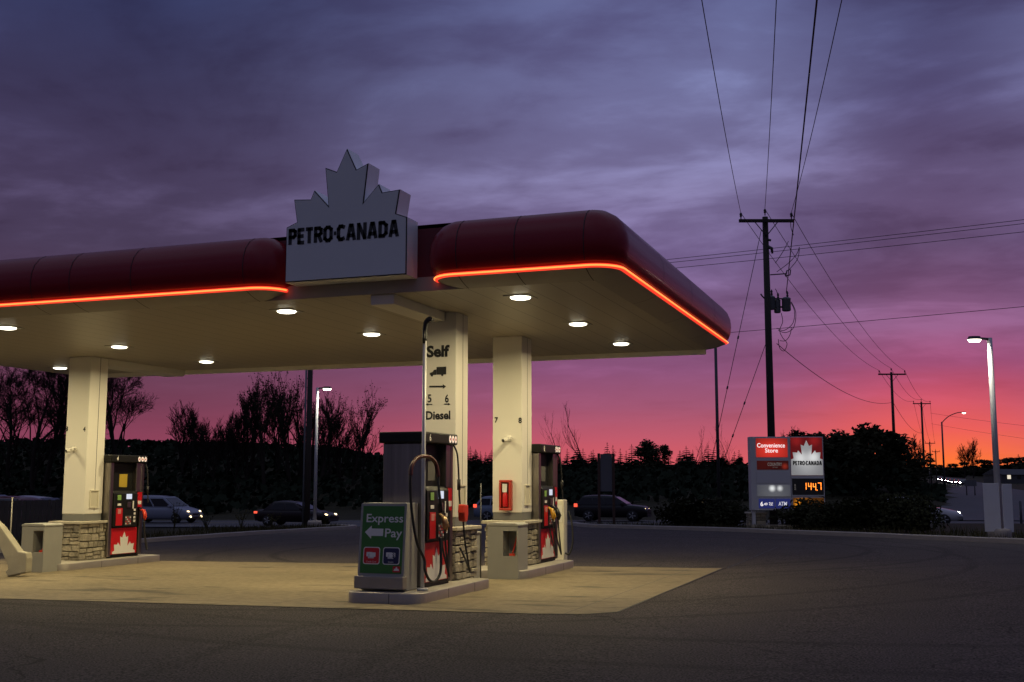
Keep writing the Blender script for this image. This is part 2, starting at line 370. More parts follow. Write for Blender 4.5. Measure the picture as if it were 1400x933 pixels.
def text_obj(name, body, o, ax, ay, w, h, m, parent, depth=0.004, bold=0.0, align='CENTER', space=1.0, shear=0.0, line=0.85):
    """lettering fitted into a w x h box centred at o in the plane (ax, ay)"""
    cu = bpy.data.curves.new(name, 'FONT'); cu.body = body; cu.size = 1; cu.offset = bold; cu.space_character = space
    cu.align_x = align; cu.resolution_u = 3; cu.shear = shear; cu.space_line = line
    to = bpy.data.objects.new(name, cu); COL.objects.link(to)
    bpy.context.view_layer.update()
    me = bpy.data.meshes.new_from_object(to)
    bpy.data.objects.remove(to); bpy.data.curves.remove(cu)
    xs = [v.co.x for v in me.vertices]; ys = [v.co.y for v in me.vertices]
    x0, x1, y0, y1 = min(xs), max(xs), min(ys), max(ys)
    o, ax, ay = Vector(o), Vector(ax).normalized(), Vector(ay).normalized(); n = ax.cross(ay)
    sx = w / (x1 - x0); sy = h / (y1 - y0)
    if h <= 0: sy = sx
    for v in me.vertices:
        p = o + ax * ((v.co.x - (x0 + x1) / 2) * sx) + ay * ((v.co.y - (y0 + y1) / 2) * sy) + n * depth
        v.co = p
    me.name = name; me.materials.append(m)
    ob = bpy.data.objects.new(name, me); COL.objects.link(ob); ob.parent = parent
    return ob

GLYPH = {'P': (.50, [[(0, 0), (0, 1)], [(0, 1), (.7, 1), (1, .9), (1, .58), (.7, .46), (0, .46)]]),
         'E': (.44, [[(0, 0), (0, 1)], [(0, 1), (1, 1)], [(0, .5), (.85, .5)], [(0, 0), (1, 0)]]),
         'T': (.48, [[(.5, 0), (.5, 1)], [(0, 1), (1, 1)]]),
         'R': (.52, [[(0, 0), (0, 1)], [(0, 1), (.7, 1), (1, .9), (1, .6), (.7, .48), (0, .48)], [(.55, .48), (1, 0)]]),
         'O': (.56, [[(.3, 0), (0, .16), (0, .84), (.3, 1), (.7, 1), (1, .84), (1, .16), (.7, 0), (.3, 0)]]),
         'C': (.50, [[(1, .06), (.65, 0), (.25, 0), (0, .2), (0, .8), (.25, 1), (.65, 1), (1, .94)]]),
         'A': (.60, [[(0, 0), (.42, 1), (.58, 1), (1, 0)], [(.2, .24), (.8, .24)]]),
         'N': (.56, [[(0, 0), (0, 1)], [(0, 1), (1, 0)], [(1, 0), (1, 1)]]),
         'D': (.54, [[(0, 0), (0, 1)], [(0, 1), (.6, 1), (1, .8), (1, .2), (.6, 0), (0, 0)]]),
         '-': (.17, [[(0, .5), (1, .5)]])}
def heavy_text(name, body, o, ax, ay, w, h, m, parent, depth=.004, t=.225, gap=.03):
    """bold condensed sign lettering drawn with thick strokes, fitted into w x h"""
    tot = sum(GLYPH[c][0] for c in body) + gap * (len(body) - 1)
    sx = w / tot; o, ax, ay = Vector(o), Vector(ax).normalized(), Vector(ay).normalized(); n = ax.cross(ay)
    mb = MB(); x = -tot / 2; kx = t * h / sx     # keep strokes equally thick both ways
    for c in body:
        gw, strokes = GLYPH[c]
        for st in strokes:
            P = [Vector(((x + kx / 2 + a * max(gw - kx, .001)) * sx, (t / 2 + b * (1 - t) - .5) * h)) for a, b in st]
            for a, b in zip(P, P[1:]):
                d = (b - a).normalized(); q = Vector((-d.y, d.x)) * t * h / 2; e = d * t * h * .36
                if c in 'AN' and abs(d.y) > .4: e = Vector((0, math.copysign(t * h * .5, d.y)))
                cs = [a - e - q, b + e - q, b + e + q, a - e + q]
                cs = [Vector((p.x, max(-h / 2, min(h / 2, p.y)))) for p in cs]
                mb.add([o + ax * p.x + ay * p.y + n * depth for p in cs], [(0, 1, 2, 3)])
        x += gw + gap
    return mb.build(name, m, parent)

HALF = [(0, 1.125), (.165, .785), (.36, .866), (.295, .28), (.536, .535), (.595, .40), (.882, .422), (.824, .068), (1, 0)]
def leaf(base=0.0):
    """emblem: the upper half of a maple leaf standing on a block; unit half width"""
    up = HALF + ([(1, -base)] if base else [])
    return [(-x, y) for x, y in reversed(up)] + up[1:]
def inset(pts, d):
    """inward offset of a closed polygon"""
    k = len(pts); area = sum(pts[i][0] * pts[(i + 1) % k][1] - pts[(i + 1) % k][0] * pts[i][1] for i in range(k))
    s = 1 if area > 0 else -1; out = []
    for i in range(k):
        p0, p1, p2 = Vector(pts[i - 1]), Vector(pts[i]), Vector(pts[(i + 1) % k])
        a = (p1 - p0).normalized(); b = (p2 - p1).normalized()
        na = Vector((-a.y, a.x)) * s; nb = Vector((-b.y, b.x)) * s
        m = na + nb; q = m.length_squared
        m = m * (2 / q) if q > 0.35 else m * (2 / 0.35)
        out.append(tuple(p1 + m * d * 0.5 * 1.0 if False else p1 + m * d))
    return out

# ------------------------------------------------------------------ ground
def sstep(t): t = max(0.0, min(1.0, t)); return t * t * (3 - 2 * t)
def lerp(a, b, t): return a + (b - a) * t
def interp(x, tab):
    if x <= tab[0][0]: return tab[0][1]
    for (a, b), (c, d) in zip(tab, tab[1:]):
        if x <= c: return b + (d - b) * (x - a) / (c - a)
    return tab[-1][1]
def lot_z(X): return -1.6 + 0.0117 * (max(-45.0, min(12.0, X)) + 7)
def road_w(u): return 68 - 0.3 * max(-120.0, min(90.0, u))
def road_z(u): return -2.3 + 0.0092 * max(-70.0, min(40.0, u))
RIDGE = [(-200, 4.9), (120, 4.6), (300, 4.1), (420, 3.5), (520, 2.4), (620, 1.5), (720, 1.0), (1050, 0.7), (1220, 0.4), (1265, -0.9), (1500, -1.0)]
def ground_z(X, Y):
    p = Vector((X, Y, 0)); u, w = p.dot(RV), p.dot(DH)
    lz, wr, rz = lot_z(X), road_w(u), road_z(u)
    if w < wr - 6.2:
        wb = min(46.0, wr - 17)
        return lerp(lz, rz, sstep((w - wb) / (wr - 6.2 - wb)))
    if w < wr + 6.2: return rz
    q = w - wr - 6.2
    z = lerp(rz, interp(700 + FPX * u / max(w, 1), RIDGE), sstep(q / 48))
    if q > 80: z += min(1.0, ((q - 80) / 560)) ** 2 * 12
    return z

def build_ground():
    us = [-1400, -1000, -700, -500, -380, -280, -220, -180, -150] + [-130 + 4 * i for i in range(66)] + [140, 160, 185, 220, 280, 380, 500, 700, 1000, 1400]
    ws = [-300, -150, -80, -40, -20] + [-10 + 3 * i for i in range(54)] + [158, 168, 180, 195, 215, 240, 270, 310, 360, 420, 500, 600, 750, 1000, 1400, 2200, 3500]
    m = MB(); rows = []
    for w in ws:
        row = []
        for u in us:
            k = max(1.0, w / 900)
            p = uw(u * k, w); row.append((p.x, p.y, ground_z(p.x, p.y) - 0.06))
        rows.append(row)
    m.strip(rows)
    m.f = [tuple(reversed(f)) for f in m.f]
    structure(m.build('ground', M_grass, fix=False))
build_ground()

def flat_sheet(name, poly, m, dz=0.0, step=None):
    mb = MB(); vs = [(x, y, ground_z(x, y) + dz) for x, y in poly]
    mb.add(vs, [tuple(range(len(vs)))])
    o = mb.build(name, m, fix=True)
    if o.data.polygons[0].normal.z < 0: o.data.flip_normals()
    return structure(o)

def band(name, pts, half, m, dz, n=40):
    """road-like sheet following the ground along (u, w) points"""
    mb = MB(); rows = []
    P = [Vector((a, b)) for a, b in pts]
    dense = []
    for a, b in zip(P, P[1:]):
        for i in range(n): dense.append(a.lerp(b, i / n))
    dense.append(P[-1])
    for i, p in enumerate(dense):
        t = (dense[min(i + 1, len(dense) - 1)] - dense[max(i - 1, 0)]).normalized(); nn = Vector((-t.y, t.x))
        h = half if not callable(half) else half(i / (len(dense) - 1))
        row = []
        for s in (-1, -0.5, 0, 0.5, 1):
            q = p + nn * s * h; wq = uw(q.x, q.y); row.append((wq.x, wq.y, ground_z(wq.x, wq.y) + dz))
        rows.append(row)
    mb.strip(rows)
    o = mb.build(name, m)
    if o.data.polygons[0].normal.z < 0: o.data.flip_normals()
    return structure(o)

# kerb lines of the lot (world XY)
KL = [(-23.2, -30), (-23.0, 5), (-22.85, 20), (-22.7, 29.3), (-22.5, 35.3), (-22.0, 38.5), (-21.5, 40.3), (-21.9, 41.6), (-23.2, 43.0), (-26.5, 46.0)]
KR = [(-14.6, 46.5), (-13.6, 45.0), (-13.0, 43.7), (-12.2, 42.6), (-9.6, 41.1), (-6.25, 38.95), (-1.4, 34.9), (2.25, 31.5), (8, 26.5), (14, 20), (20, 8), (24, -30)]
def build_lot():
    # forecourt asphalt: planar in front, its far rim follows the kerbs and the driveway mouth
    left = KL[:-1]; right = KR[1:]
    rows = []
    def lx(y): return interp(y, [(b, a) for a, b in left])
    ry = sorted([(b, a) for a, b in right])
    def rx(y): return interp(y, ry)
    m = MB(); ys = [-30 + 2.0 * i for i in range(34)] + [38.0, 39.5, 40.3, 41.6, 42.2, 43.0, 44.0, 45.0]
    for y in ys:
        a, b = lx(y), rx(y)
        rows.append([(a + (b - a) * t / 14, y, ground_z(a + (b - a) * t / 14, y)) for t in range(15)])
    m.strip(rows); o = m.build('forecourt', M_asphalt)
    if o.data.polygons[0].normal.z < 0: o.data.flip_normals()
    structure(o)
    # driveway from the lot mouth down to the road
    m = MB(); rows = []
    A0, B0 = Vector((-23.2, 43.0)), Vector((-13.0, 45.0))
    A1, B1 = uw(-13, 66.5), uw(2.0, 62.5)
    for i in range(13):
        t = i / 12; a = A0.lerp(Vector((A1.x, A1.y)), t); b = B0.lerp(Vector((B1.x, B1.y)), t)
        rows.append([(a.x + (b.x - a.x) * s / 6, a.y + (b.y - a.y) * s / 6, ground_z(a.x + (b.x - a.x) * s / 6, a.y + (b.y - a.y) * s / 6) + 0.004) for s in range(7)])
    m.strip(rows); o = m.build('driveway', M_asphalt)
    if o.data.polygons[0].normal.z < 0: o.data.flip_normals()
    structure(o)
    for K, nm in ((KL, 'kerb'), (KR, 'kerb')):
        m = MB(); rows = []
        P = [Vector(p) for p in K]; D = []
        for a, b in zip(P, P[1:]):
            n = max(1, int((b - a).length / 1.0)); D += [a.lerp(b, i / n) for i in range(n)]
        D.append(P[-1])
        rnd = random.Random(5)
        for i, p in enumerate(D):
            t = (D[min(i + 1, len(D) - 1)] - D[max(i - 1, 0)]).normalized(); n = Vector((-t.y, t.x)) * (1 if K is KL else 1)
            z = ground_z(p.x, p.y); j = rnd.uniform(-0.006, 0.006)
            a, b = p - n * 0.09, p + n * 0.09
            rows.append([(a.x, a.y, z - 0.08), (a.x, a.y, z + 0.11 + j), (lerp(a.x, b.x, .1), lerp(a.y, b.y, .1), z + 0.13 + j), (lerp(a.x, b.x, .9), lerp(a.y, b.y, .9), z + 0.13 + j), (b.x, b.y, z + 0.11 + j), (b.x, b.y, z - 0.08)])
        m.strip(rows, smooth=False); structure(m.build(nm, M_kerb, fix=True))
build_lot()

band('road', [(-130, road_w(-130)), (90, road_w(90))], 5.6, M_road, 0.0, 80)
for off in (-5.2, 5.2):
    band('road_edge_line', [(-120, road_w(-120) + off), (20 if off > 0 else 85, road_w(20 if off > 0 else 85) + off)], 0.08, M_line, 0.006, 80)
band('road_centre_line', [(-120, road_w(-120)), (24, road_w(24))], 0.07, mat('yellow_paint', (0.5, 0.33, 0.03), 0.7, var=0.25, vscale=3), 0.006, 80)
SIDE = [(28.5, 63), (38, 85), (62, 150), (96.5, 240), (116, 290), (131, 340), (142, 420)]
band('side_road', SIDE, 5.5, M_road, 0.05, 14)

PAD = [(-20.6, 13.35), (-4.6, 13.35), (-3.95, 13.45), (-3.63, 13.8), (-3.63, 21.5), (-20.6, 21.5)]
flat_sheet('concrete_pad', PAD, M_concrete, 0.004)

def pad_joint():
    m = MB(); rnd = random.Random(2); D = []
    P = [Vector(p) for p in PAD[:5]]
    for a, b in zip(P, P[1:]):
        n = max(1, int((b - a).length / .3)); D += [a.lerp(b, i / n) for i in range(n)]
    D.append(P[-1]); rows = []
    for i, p in enumerate(D):
        t = (D[min(i + 1, len(D) - 1)] - D[max(i - 1, 0)]).normalized(); n = Vector((t.y, -t.x)); w = .018 + rnd.random() * .02
        rows.append([(q.x, q.y, ground_z(q.x, q.y) + .007) for q in (p - n * .004, p + n * w)])
    m.strip(rows); o = m.build('expansion_joint', mat('tar_joint', (.012, .011, .011), .7))
    if o.data.polygons[0].normal.z < 0: o.data.flip_normals()
    structure(o)
pad_joint()
def lot_seam():
    m = MB(); rnd = random.Random(6); rows = []
    for i in range(40):
        t = i / 39; x = -3.55 + rnd.uniform(-.02, .02); y = 21.5 + 7.5 * t; w = .012 + rnd.random() * .018
        rows.append([(x - w, y, ground_z(x, y) + .004), (x + w, y, ground_z(x, y) + .004)])
    m.strip(rows); o = m.build('tar_seam', MATS['tar_joint'])
    if o.data.polygons[0].normal.z < 0: o.data.flip_normals()
    structure(o)
lot_seam()

# ------------------------------------------------------------------ canopy
CX0, CX1, CY0, CY1, CZ = -19.9, -4.05, 14.4, 22.75, 2.70
def build_canopy():
    O = Vector((-11.97, 18.6, 2.7))
    t = thing('station_canopy', 'dark red filling station canopy with rounded fascia edge and orange glowing strip', 'canopy', O)
    def loc(p): return (p[0] - O.x, p[1] - O.y, p[2] - O.z)
    MB().box(CX0 - O.x, CX1 - O.x, CY0 - O.y, CY1 - O.y, 0, 0.06).build('soffit', M_soffit, t)
    MB().box(CX0 - O.x, CX1 - O.x, CY0 - O.y, CY1 - O.y, 0.90, 0.95).build('roof_deck', mat('roof_felt', (0.1, 0.1, 0.1), 0.9), t)
    P_f = [(.365, 2.868), (.43, 2.90), (.47, 3.0), (.49, 3.14), (.475, 3.29), (.42, 3.43), (.32, 3.545), (.19, 3.62), (.05, 3.655), (0.0, 3.66)]
    P_s = [(0, 2.701), (.12, 2.722), (.24, 2.755), (.33, 2.79), (.372, 2.806)]
    P_n = [(.355, 2.806), (.405, 2.809), (.415, 2.833), (.405, 2.859), (.355, 2.862)]
    P_c = [(.420 + .009 * math.cos(a), 2.832 + .012 * math.sin(a)) for a in [2 * math.pi * k / 8 for k in range(9)]]
    def arc(c, a0, a1, n=10):
        return [((c[0], c[1]), (math.cos(R(lerp(a0, a1, i / n))), math.sin(R(lerp(a0, a1, i / n))))) for i in range(n + 1)]
    def line(a, b, nrm, n=8):
        return [((lerp(a[0], b[0], i / n), lerp(a[1], b[1], i / n)), nrm) for i in range(1, n)]
    mid = -11.97
    right = arc((-5.93, CY0), 180, 270) + line((-5.93, CY0), (CX1, CY0), (0, -1)) + arc((CX1, CY0), 270, 360) + line((CX1, CY0), (CX1, CY1), (1, 0)) + arc((CX1, CY1), 0, 90) + line((CX1, CY1), (mid, CY1), (0, 1)) + [((mid, CY1), (0, 1))]
    left = [((mid, CY1), (0, 1))] + line((mid, CY1), (CX0, CY1), (0, 1)) + arc((CX0, CY1), 90, 180) + line((CX0, CY1), (CX0, CY0), (-1, 0)) + arc((CX0, CY0), 180, 270) + line((CX0, CY0), (-9.15, CY0), (0, -1)) + arc((-9.15, CY0), 270, 360)
    def sweep(mb, path, prof, mi=0, smooth=True):
        rows = [[loc((p[0] + n[0] * o, p[1] + n[1] * o, z)) for o, z in prof] for p, n in path]
        return mb.strip(rows, mi, smooth)
    def seam(mb, p, n, tdir):
        w = 0.006; rows = []
        for s in (-w, w):
            rows.append([loc((p[0] + n[0] * (o + .004) + tdir[0] * s, p[1] + n[1] * (o + .004) + tdir[1] * s, z + .002)) for o, z in P_f])
        mb.strip(rows, 1, False)
        rows = []
        for s in (-w, w):
            rows.append([loc((p[0] + n[0] * (o + .002) + tdir[0] * s, p[1] + n[1] * (o + .002) + tdir[1] * s, z - .003)) for o, z in P_s])
        return rows
    for path, xs, ys in ((right, [-5.86, -5.02, -4.06], [16.5, 18.7, 20.9]), (left, [-9.22, -11.2, -12.35, -13.1, -15.2, -17.3], [])):
        m = MB(); sweep(m, path, P_f); sk = MB(); sweep(sk, path, P_s)
        for x in xs:
            sk.strip(seam(m, (x, CY0), (0, -1), (1, 0)), 1, False)
        for y in ys:
            sk.strip(seam(m, (CX1, y), (1, 0), (0, 1)), 1, False)
        m.build('fascia', [M_redpanel, M_seam], t, fix=False)
        sk.build('fascia_skirt', [M_skirt, M_seam], t)
    nr = [q for q in right if not (q[0][1] > CY1 - 0.01 and q[1][1] > 0.5)]
    nl = [q for q in left if not (q[0][1] > CY1 - 0.01 and q[1][1] > 0.5)]
    for path in (nr, nl):
        m = MB(); sweep(m, path, P_n); o = m.build('light_strip', M_neon, t)
        m = MB(); sweep(m, path[1:-1], P_c); m.build('glowing_tube', M_neoncore, o)
    # recessed wall behind the sign and the pale trim below it
    MB().box(-9.15 - O.x, -5.93 - O.x, CY0 - O.y, CY0 + .05 - O.y, .20, .955).build('recess_wall', M_redflat, t)
    MB().box(-9.14 - O.x, -5.94 - O.x, CY0 - .012 - O.y, CY0 + .045 - O.y, .002, .20).build('recess_trim', M_skirt, t)
    MB().box(CX0 - O.x, CX1 - .02 - O.x, CY1 - .06 - O.y, CY1 - O.y, -.10, -.002).build('rear_lip', M_cream, t, bevel=.005)
    for x0, x1, y0, y1 in ((-7.41, -7.04, 14.45, 16.3), (-17.1, -16.56, 20.0, 22.68)):
        MB().box(x0 - O.x, x1 - O.x, y0 - O.y, y1 - O.y, -.145, -.002).build('duct_beam', M_cream, t, bevel=.006)
build_canopy()

def build_canopy_lights():
    names = {-18.88: 'by the left end', -14.86: 'right of the column numbered 3 and 4', -9.31: 'left of the diesel column', -5.42: 'by the right end'}
    rowsn = {15.3: 'front row', 18.22: 'middle row', 21.12: 'back row'}
    proto = None
    for x, nm in names.items():
        for y, rn in rowsn.items():
            lab = f'round lit canopy light, {rn}, {nm}'
            if proto is None:
                t = thing('canopy_light', lab, 'ceiling light', (x, y, 2.7), 0, 'round lights under the canopy')
                MB().box(-.20, .20, -.20, .20, -.012, -.001).build('trim_plate', M_trim, t, bevel=.004)
                MB().lathe([(.02, -.044), (.09, -.040), (.130, -.032), (.146, -.022), (.149, -.0125)], n=24).build('lens', M_lens, t)
                ld = bpy.data.lights.new('downlight', 'AREA'); ld.shape = 'DISK'; ld.size = 0.28; ld.energy = 84; ld.color = (1.0, 0.83, 0.45); ld.spread = R(168)
                lo = bpy.data.objects.new('downlight', ld); COL.objects.link(lo); lo.location = (0, 0, -.06); lo.parent = t
                proto = t
            else:
                c = copy_tree(proto); c.location = (x, y, 2.7); c['label'] = lab
build_canopy_lights()

def build_sign():
    Y = 14.05; W = 0.965; cx, zs, zb = -7.615, 3.70, 2.885
    O = Vector((cx, Y, zb)); ax, ay = (1, 0, 0), (0, 0, 1)
    t = thing('canopy_sign', 'white maple leaf sign box with black lettering mounted on the canopy edge', 'sign', O)
    s = zs - zb
    pts = [(x * W, y * W + s) for x, y in HALF]
    poly = [(-x, y) for x, y in reversed(pts)] + pts[1:] + [(W, 0), (-W, 0)]
    # n = ax x ay = -Y, towards the street
    MB().prism(poly, (0, 0, 0), ax, ay, 0, back=.345).build('cabinet', M_side_skylit, t)
    MB().prism(inset(poly, .003), (0, 0, 0), ax, ay, .012, back=-.002).build('edge_trim', M_black, t)
    MB().prism(inset(poly, .016), (0, 0, 0), ax, ay, .022, back=-.013).build('sign_face', M_white, t)
    heavy_text('lettering', 'PETRO-CANADA', (-.035, -.022, s - .150), ax, ay, 1.77, .245, M_black, t, depth=.004)
build_sign()

# ------------------------------------------------------------------ stone piers and columns
def stone_wall(mb, x0, x1, y0, y1, z0, z1, seed):
    rnd = random.Random(seed)
    mb.box(x0 + .03, x1 - .03, y0 + .03, y1 - .03, z0, z1, 1)
    for face in range(4):
        L = (x1 - x0) if face % 2 == 0 else (y1 - y0)
        rects = []
        def split(a0, b0, w, h):
            big = w > .40 or h > .20 or (w * h > .026 and rnd.random() < .75)
            if not big or (w < .15 and h < .13): rects.append((a0, b0, w, h)); return
            f = rnd.uniform(.36, .64)
            if (w / h > 1.9 and w > .15) or h < .13: split(a0, b0, w * f, h); split(a0 + w * f, b0, w * (1 - f), h)
            else: split(a0, b0, w, h * f); split(a0, b0 + h * f, w, h * (1 - f))
        split(0, z0, L, z1 - z0)
        for s, z, w, h in rects:
            g = .005; out = rnd.uniform(-.010, .016); j = lambda a=.010: rnd.uniform(0, a)
            # six-sided, slightly crooked outline
            q = [(s + g + j(), z + g + j()), (s + w * rnd.uniform(.35, .65), z + g + j(.006)), (s + w - g - j(), z + g + j()), (s + w - g - j(), z + h - g - j()), (s + w * rnd.uniform(.35, .65), z + h - g - j(.006)), (s + g + j(), z + h - g - j())]
            fr = [(lerp(a, s + w / 2, .12), lerp(b, z + h / 2, .16)) for a, b in q]
            def P(a, b, d):
                if face == 0: return (x0 + a, y0 - d, b)
                if face == 1: return (x1 + d, y0 + a, b)
                if face == 2: return (x1 - a, y1 + d, b)
                return (x0 - d, y1 - a, b)
            e = lambda: rnd.uniform(-.004, .004)
            vs = [P(a, b, -.035) for a, b in q] + [P(a, b, out * .4 + e()) for a, b in q] + [P(a, b, out + .012 + e()) for a, b in fr]
            fs = [(i, (i + 1) % 6, 6 + (i + 1) % 6, 6 + i) for i in range(6)] + [(6 + i, 6 + (i + 1) % 6, 12 + (i + 1) % 6, 12 + i) for i in range(6)] + [(12, 13, 14, 15, 16, 17)]
            mb.add(vs, fs, 0)
    return mb

def build_column(cx, cy, zi, dy, label, seed):
    """cream column on a stone pier; zi = top of the island"""
    t = thing('canopy_column', label, 'column', (cx, cy, zi), 0, 'cream columns carrying the canopy')
    H = 2.698 - zi; cap = .80
    sh = MB()
    sh.box(-.285, .285, -dy, dy, cap + .14, H)
    sh.build('shaft', M_cream, t, bevel=.012)
    MB().box(.2865, .2875, .02, .032, cap + .2, H - .01).build('panel_joint', M_seam, t)
    MB().box(-.278, .278, -dy + .008, dy - .008, cap, cap + .14).build('base_band', M_band, t, bevel=.005)
    stone_wall(MB(), -.34, .37, -dy - .2, dy + .2, .0, cap - .062, seed).build('stone_pier', [M_stone, M_mortar], t, fix=False)
    c = MB(); rnd = random.Random(seed + 9)
    n = 9; ring = []
    x0, x1, y0, y1 = -.40, .43, -dy - .26, dy + .26
    pts = [(lerp(x0, x1, i / n), y0) for i in range(n)] + [(x1, lerp(y0, y1, i / n)) for i in range(n)] + [(lerp(x1, x0, i / n), y1) for i in range(n)] + [(x0, lerp(y1, y0, i / n)) for i in range(n)]
    pts = [(a + rnd.uniform(-.012, .012), b + rnd.uniform(-.012, .012)) for a, b in pts]
    c.prism(pts, (0, 0, cap - .06), (1, 0, 0), (0, 1, 0), .058)
    c.build('stone_cap', M_cap, t, bevel=.012)
    h = MB(); z0 = cap + .27
    h.box(.2855, .310, -.13, .13, z0, z0 + .02); h.box(.2855, .310, -.13, .13, z0 + .35, z0 + .37)
    h.box(.2855, .310, -.13, -.11, z0 + .02, z0 + .35); h.box(.2855, .310, .11, .13, z0 + .02, z0 + .35)
    hf = h.build('hatch_frame', M_hatch, t)
    MB().box(.2855, .291, -.108, .108, z0 + .022, z0 + .348).build('hatch_door', mat('hatch_door', (.54, .50, .40), .6), hf)  # door colour darker than the frame: recess shadow put into it
    return t

C8 = build_column(-7.14, 19.7, -1.45, .275, 'cream canopy column numbered 7 and 8 with a red extinguisher cabinet', 3)
C4 = build_column(-16.84, 19.7, -1.565, .275, 'cream canopy column numbered 3 and 4 on the left island', 4)
CS = build_column(-7.14, 16.57, -1.45, .25, 'cream canopy column lettered Self and Diesel behind the green sign', 5)
FX, FZ = (1, 0, 0), (0, 0, 1)
def col_text(t, body, x, z, w, h, name='number', **k):
    """text on a column's street face; x, z relative to the column centre / world height"""
    y = -(.275 if t is not CS else .25) - .001
    return text_obj(name, body, (x, y, z - t.location.z), FX, FZ, w, h, M_black, t, depth=.002, **k)
def zpx(x, y, Y): return on_y(x, y, Y).z
def xpx(x, y, Y): return on_y(x, y, Y).x
for t, Y, items in ((C8, 19.42, [('7', 678.5, 574.5, 4.2, 7), ('8', 711, 575, 4.6, 7)]), (C4, 19.42, [('3', 91.3, 586.5, 3.2, 5.5), ('4', 115.2, 587, 3.6, 5.5)])):
    for b, px, py, w, h in items:
        p = on_y(px, py, Y); k = Y * 1.0 / FPX / (DV.y) * 1.0
        col_text(t, b, p.x - t.location.x, p.z, .066, .105, bold=.045)
Y = 16.32
def cs_px(px, py): p = on_y(px, py, Y); return p.x - CS.location.x, p.z
SC = 0.01125    # metres per photo pixel on that face
for body, px, py, w, h, nm, bd in (('Self', 599, 480.5, 35, 17, 'lettering', .042), ('Diesel', 599, 568, 37, 12, 'lettering', .03), ('5', 587.3, 545, 5.6, 11.5, 'number', .02), ('6', 611, 545, 5.6, 11.5, 'number', .02)):
    x, z = cs_px(px, py); col_text(CS, body, x, z, w * SC, h * SC, nm, bold=bd)
def col_poly(name, polys):
    m = MB()
    for poly in polys:
        pts = []
        for px, py in poly:
            x, z = cs_px(px, py); pts.append((x, z - CS.location.z))
        m.prism(pts, (0, -.25, 0), FX, FZ, .004, back=-.0005)
    return m.build(name, M_black, CS)
def circ(cx, cy, r, n=12): return [(cx + r * math.cos(2 * math.pi * i / n), cy + r * math.sin(2 * math.pi * i / n)) for i in range(n)]
col_poly('truck_symbol', [[(597, 502), (610, 501.6), (610, 512), (597, 512.4)], [(587.8, 510.2), (591.8, 508.8), (593.2, 506), (596.4, 505.6), (596.4, 512.6), (587.8, 513)], circ(590.6, 513.6, 1.5), circ(604.8, 513, 1.5)])
col_poly('arrow_symbol', [[(587, 527.6), (605.5, 527.6), (605.5, 525.6), (610, 528.6), (605.5, 531.8), (605.5, 529.8), (587, 529.8)]])
col_poly('arrow_symbol', [[(591, 552.6), (585.5, 552.6), (585.5, 551.4), (582, 553.2), (585.5, 555), (585.5, 553.8), (591, 553.8)]])
col_poly('arrow_symbol', [[(607, 552.2), (612.5, 552.2), (612.5, 551), (616, 552.8), (612.5, 554.6), (612.5, 553.4), (607, 553.4)]])

def build_camera_box(col, px, py, label):
    p = on_y(px, py, 19.42)
    t = thing('security_camera', label, 'camera', (p.x, 19.423, p.z), 0, 'white security cameras on the columns')
    b = MB(); b.tube([(0, 0, 0), (0, -.03, 0)], .06, 14); b.tube([(0, -.03, 0), (0, -.075, -.01)], .03, 10); b.build('mount', M_cream, t)
    d = Vector((-.35, -.9, -.22)).normalized(); s = Vector((0, -.07, -.01))
    b = MB(); b.tube([s, s + d * .13], .045, 14); bd = b.build('camera_body', M_cream, t)
    b = MB(); b.tube([s + d * .1301, s + d * .137], .030, 12); b.build('camera_lens', M_black, bd)
build_camera_box(C8, 696, 600, 'white security camera on the column numbered 7 and 8')
build_camera_box(C4, 101.5, 614.5, 'white security camera on the column numbered 3 and 4')

def build_extinguisher():
    p0, p1 = on_y(686.5, 698, 19.42), on_y(699.5, 656.5, 19.42)
    cx = (p0.x + p1.x) / 2; w, h = .225, p1.z - p0.z
    t = thing('extinguisher_cabinet', 'red fire extinguisher cabinet on the column numbered 7 and 8', 'extinguisher cabinet', (cx, 19.423, p0.z))
    b = MB()
    b.box(-w / 2, w / 2, -.12, 0, 0, .045); b.box(-w / 2, w / 2, -.12, 0, h - .045, h)
    b.box(-w / 2, -w / 2 + .04, -.12, 0, .045, h - .045); b.box(w / 2 - .04, w / 2, -.12, 0, .045, h - .045)
    b.build('cabinet_frame', M_redbox, t, bevel=.012)
    MB().box(-w / 2 + .041, w / 2 - .041, -.03, -.002, .046, h - .046).build('back_panel', mat('cabinet_inside', (0.12, .02, .015), .6), t)
    b = MB(); b.lathe([(.045, .06), (.05, .09), (.05, .28), (.03, .33), (.015, .35), (.015, .38)], (0, -.085, 0), 14); b.build('extinguisher', M_red, t)
    MB().box(-.045, .045, -.123, -.119, h - .22, h - .07).build('notice', M_leafw, t)
build_extinguisher()

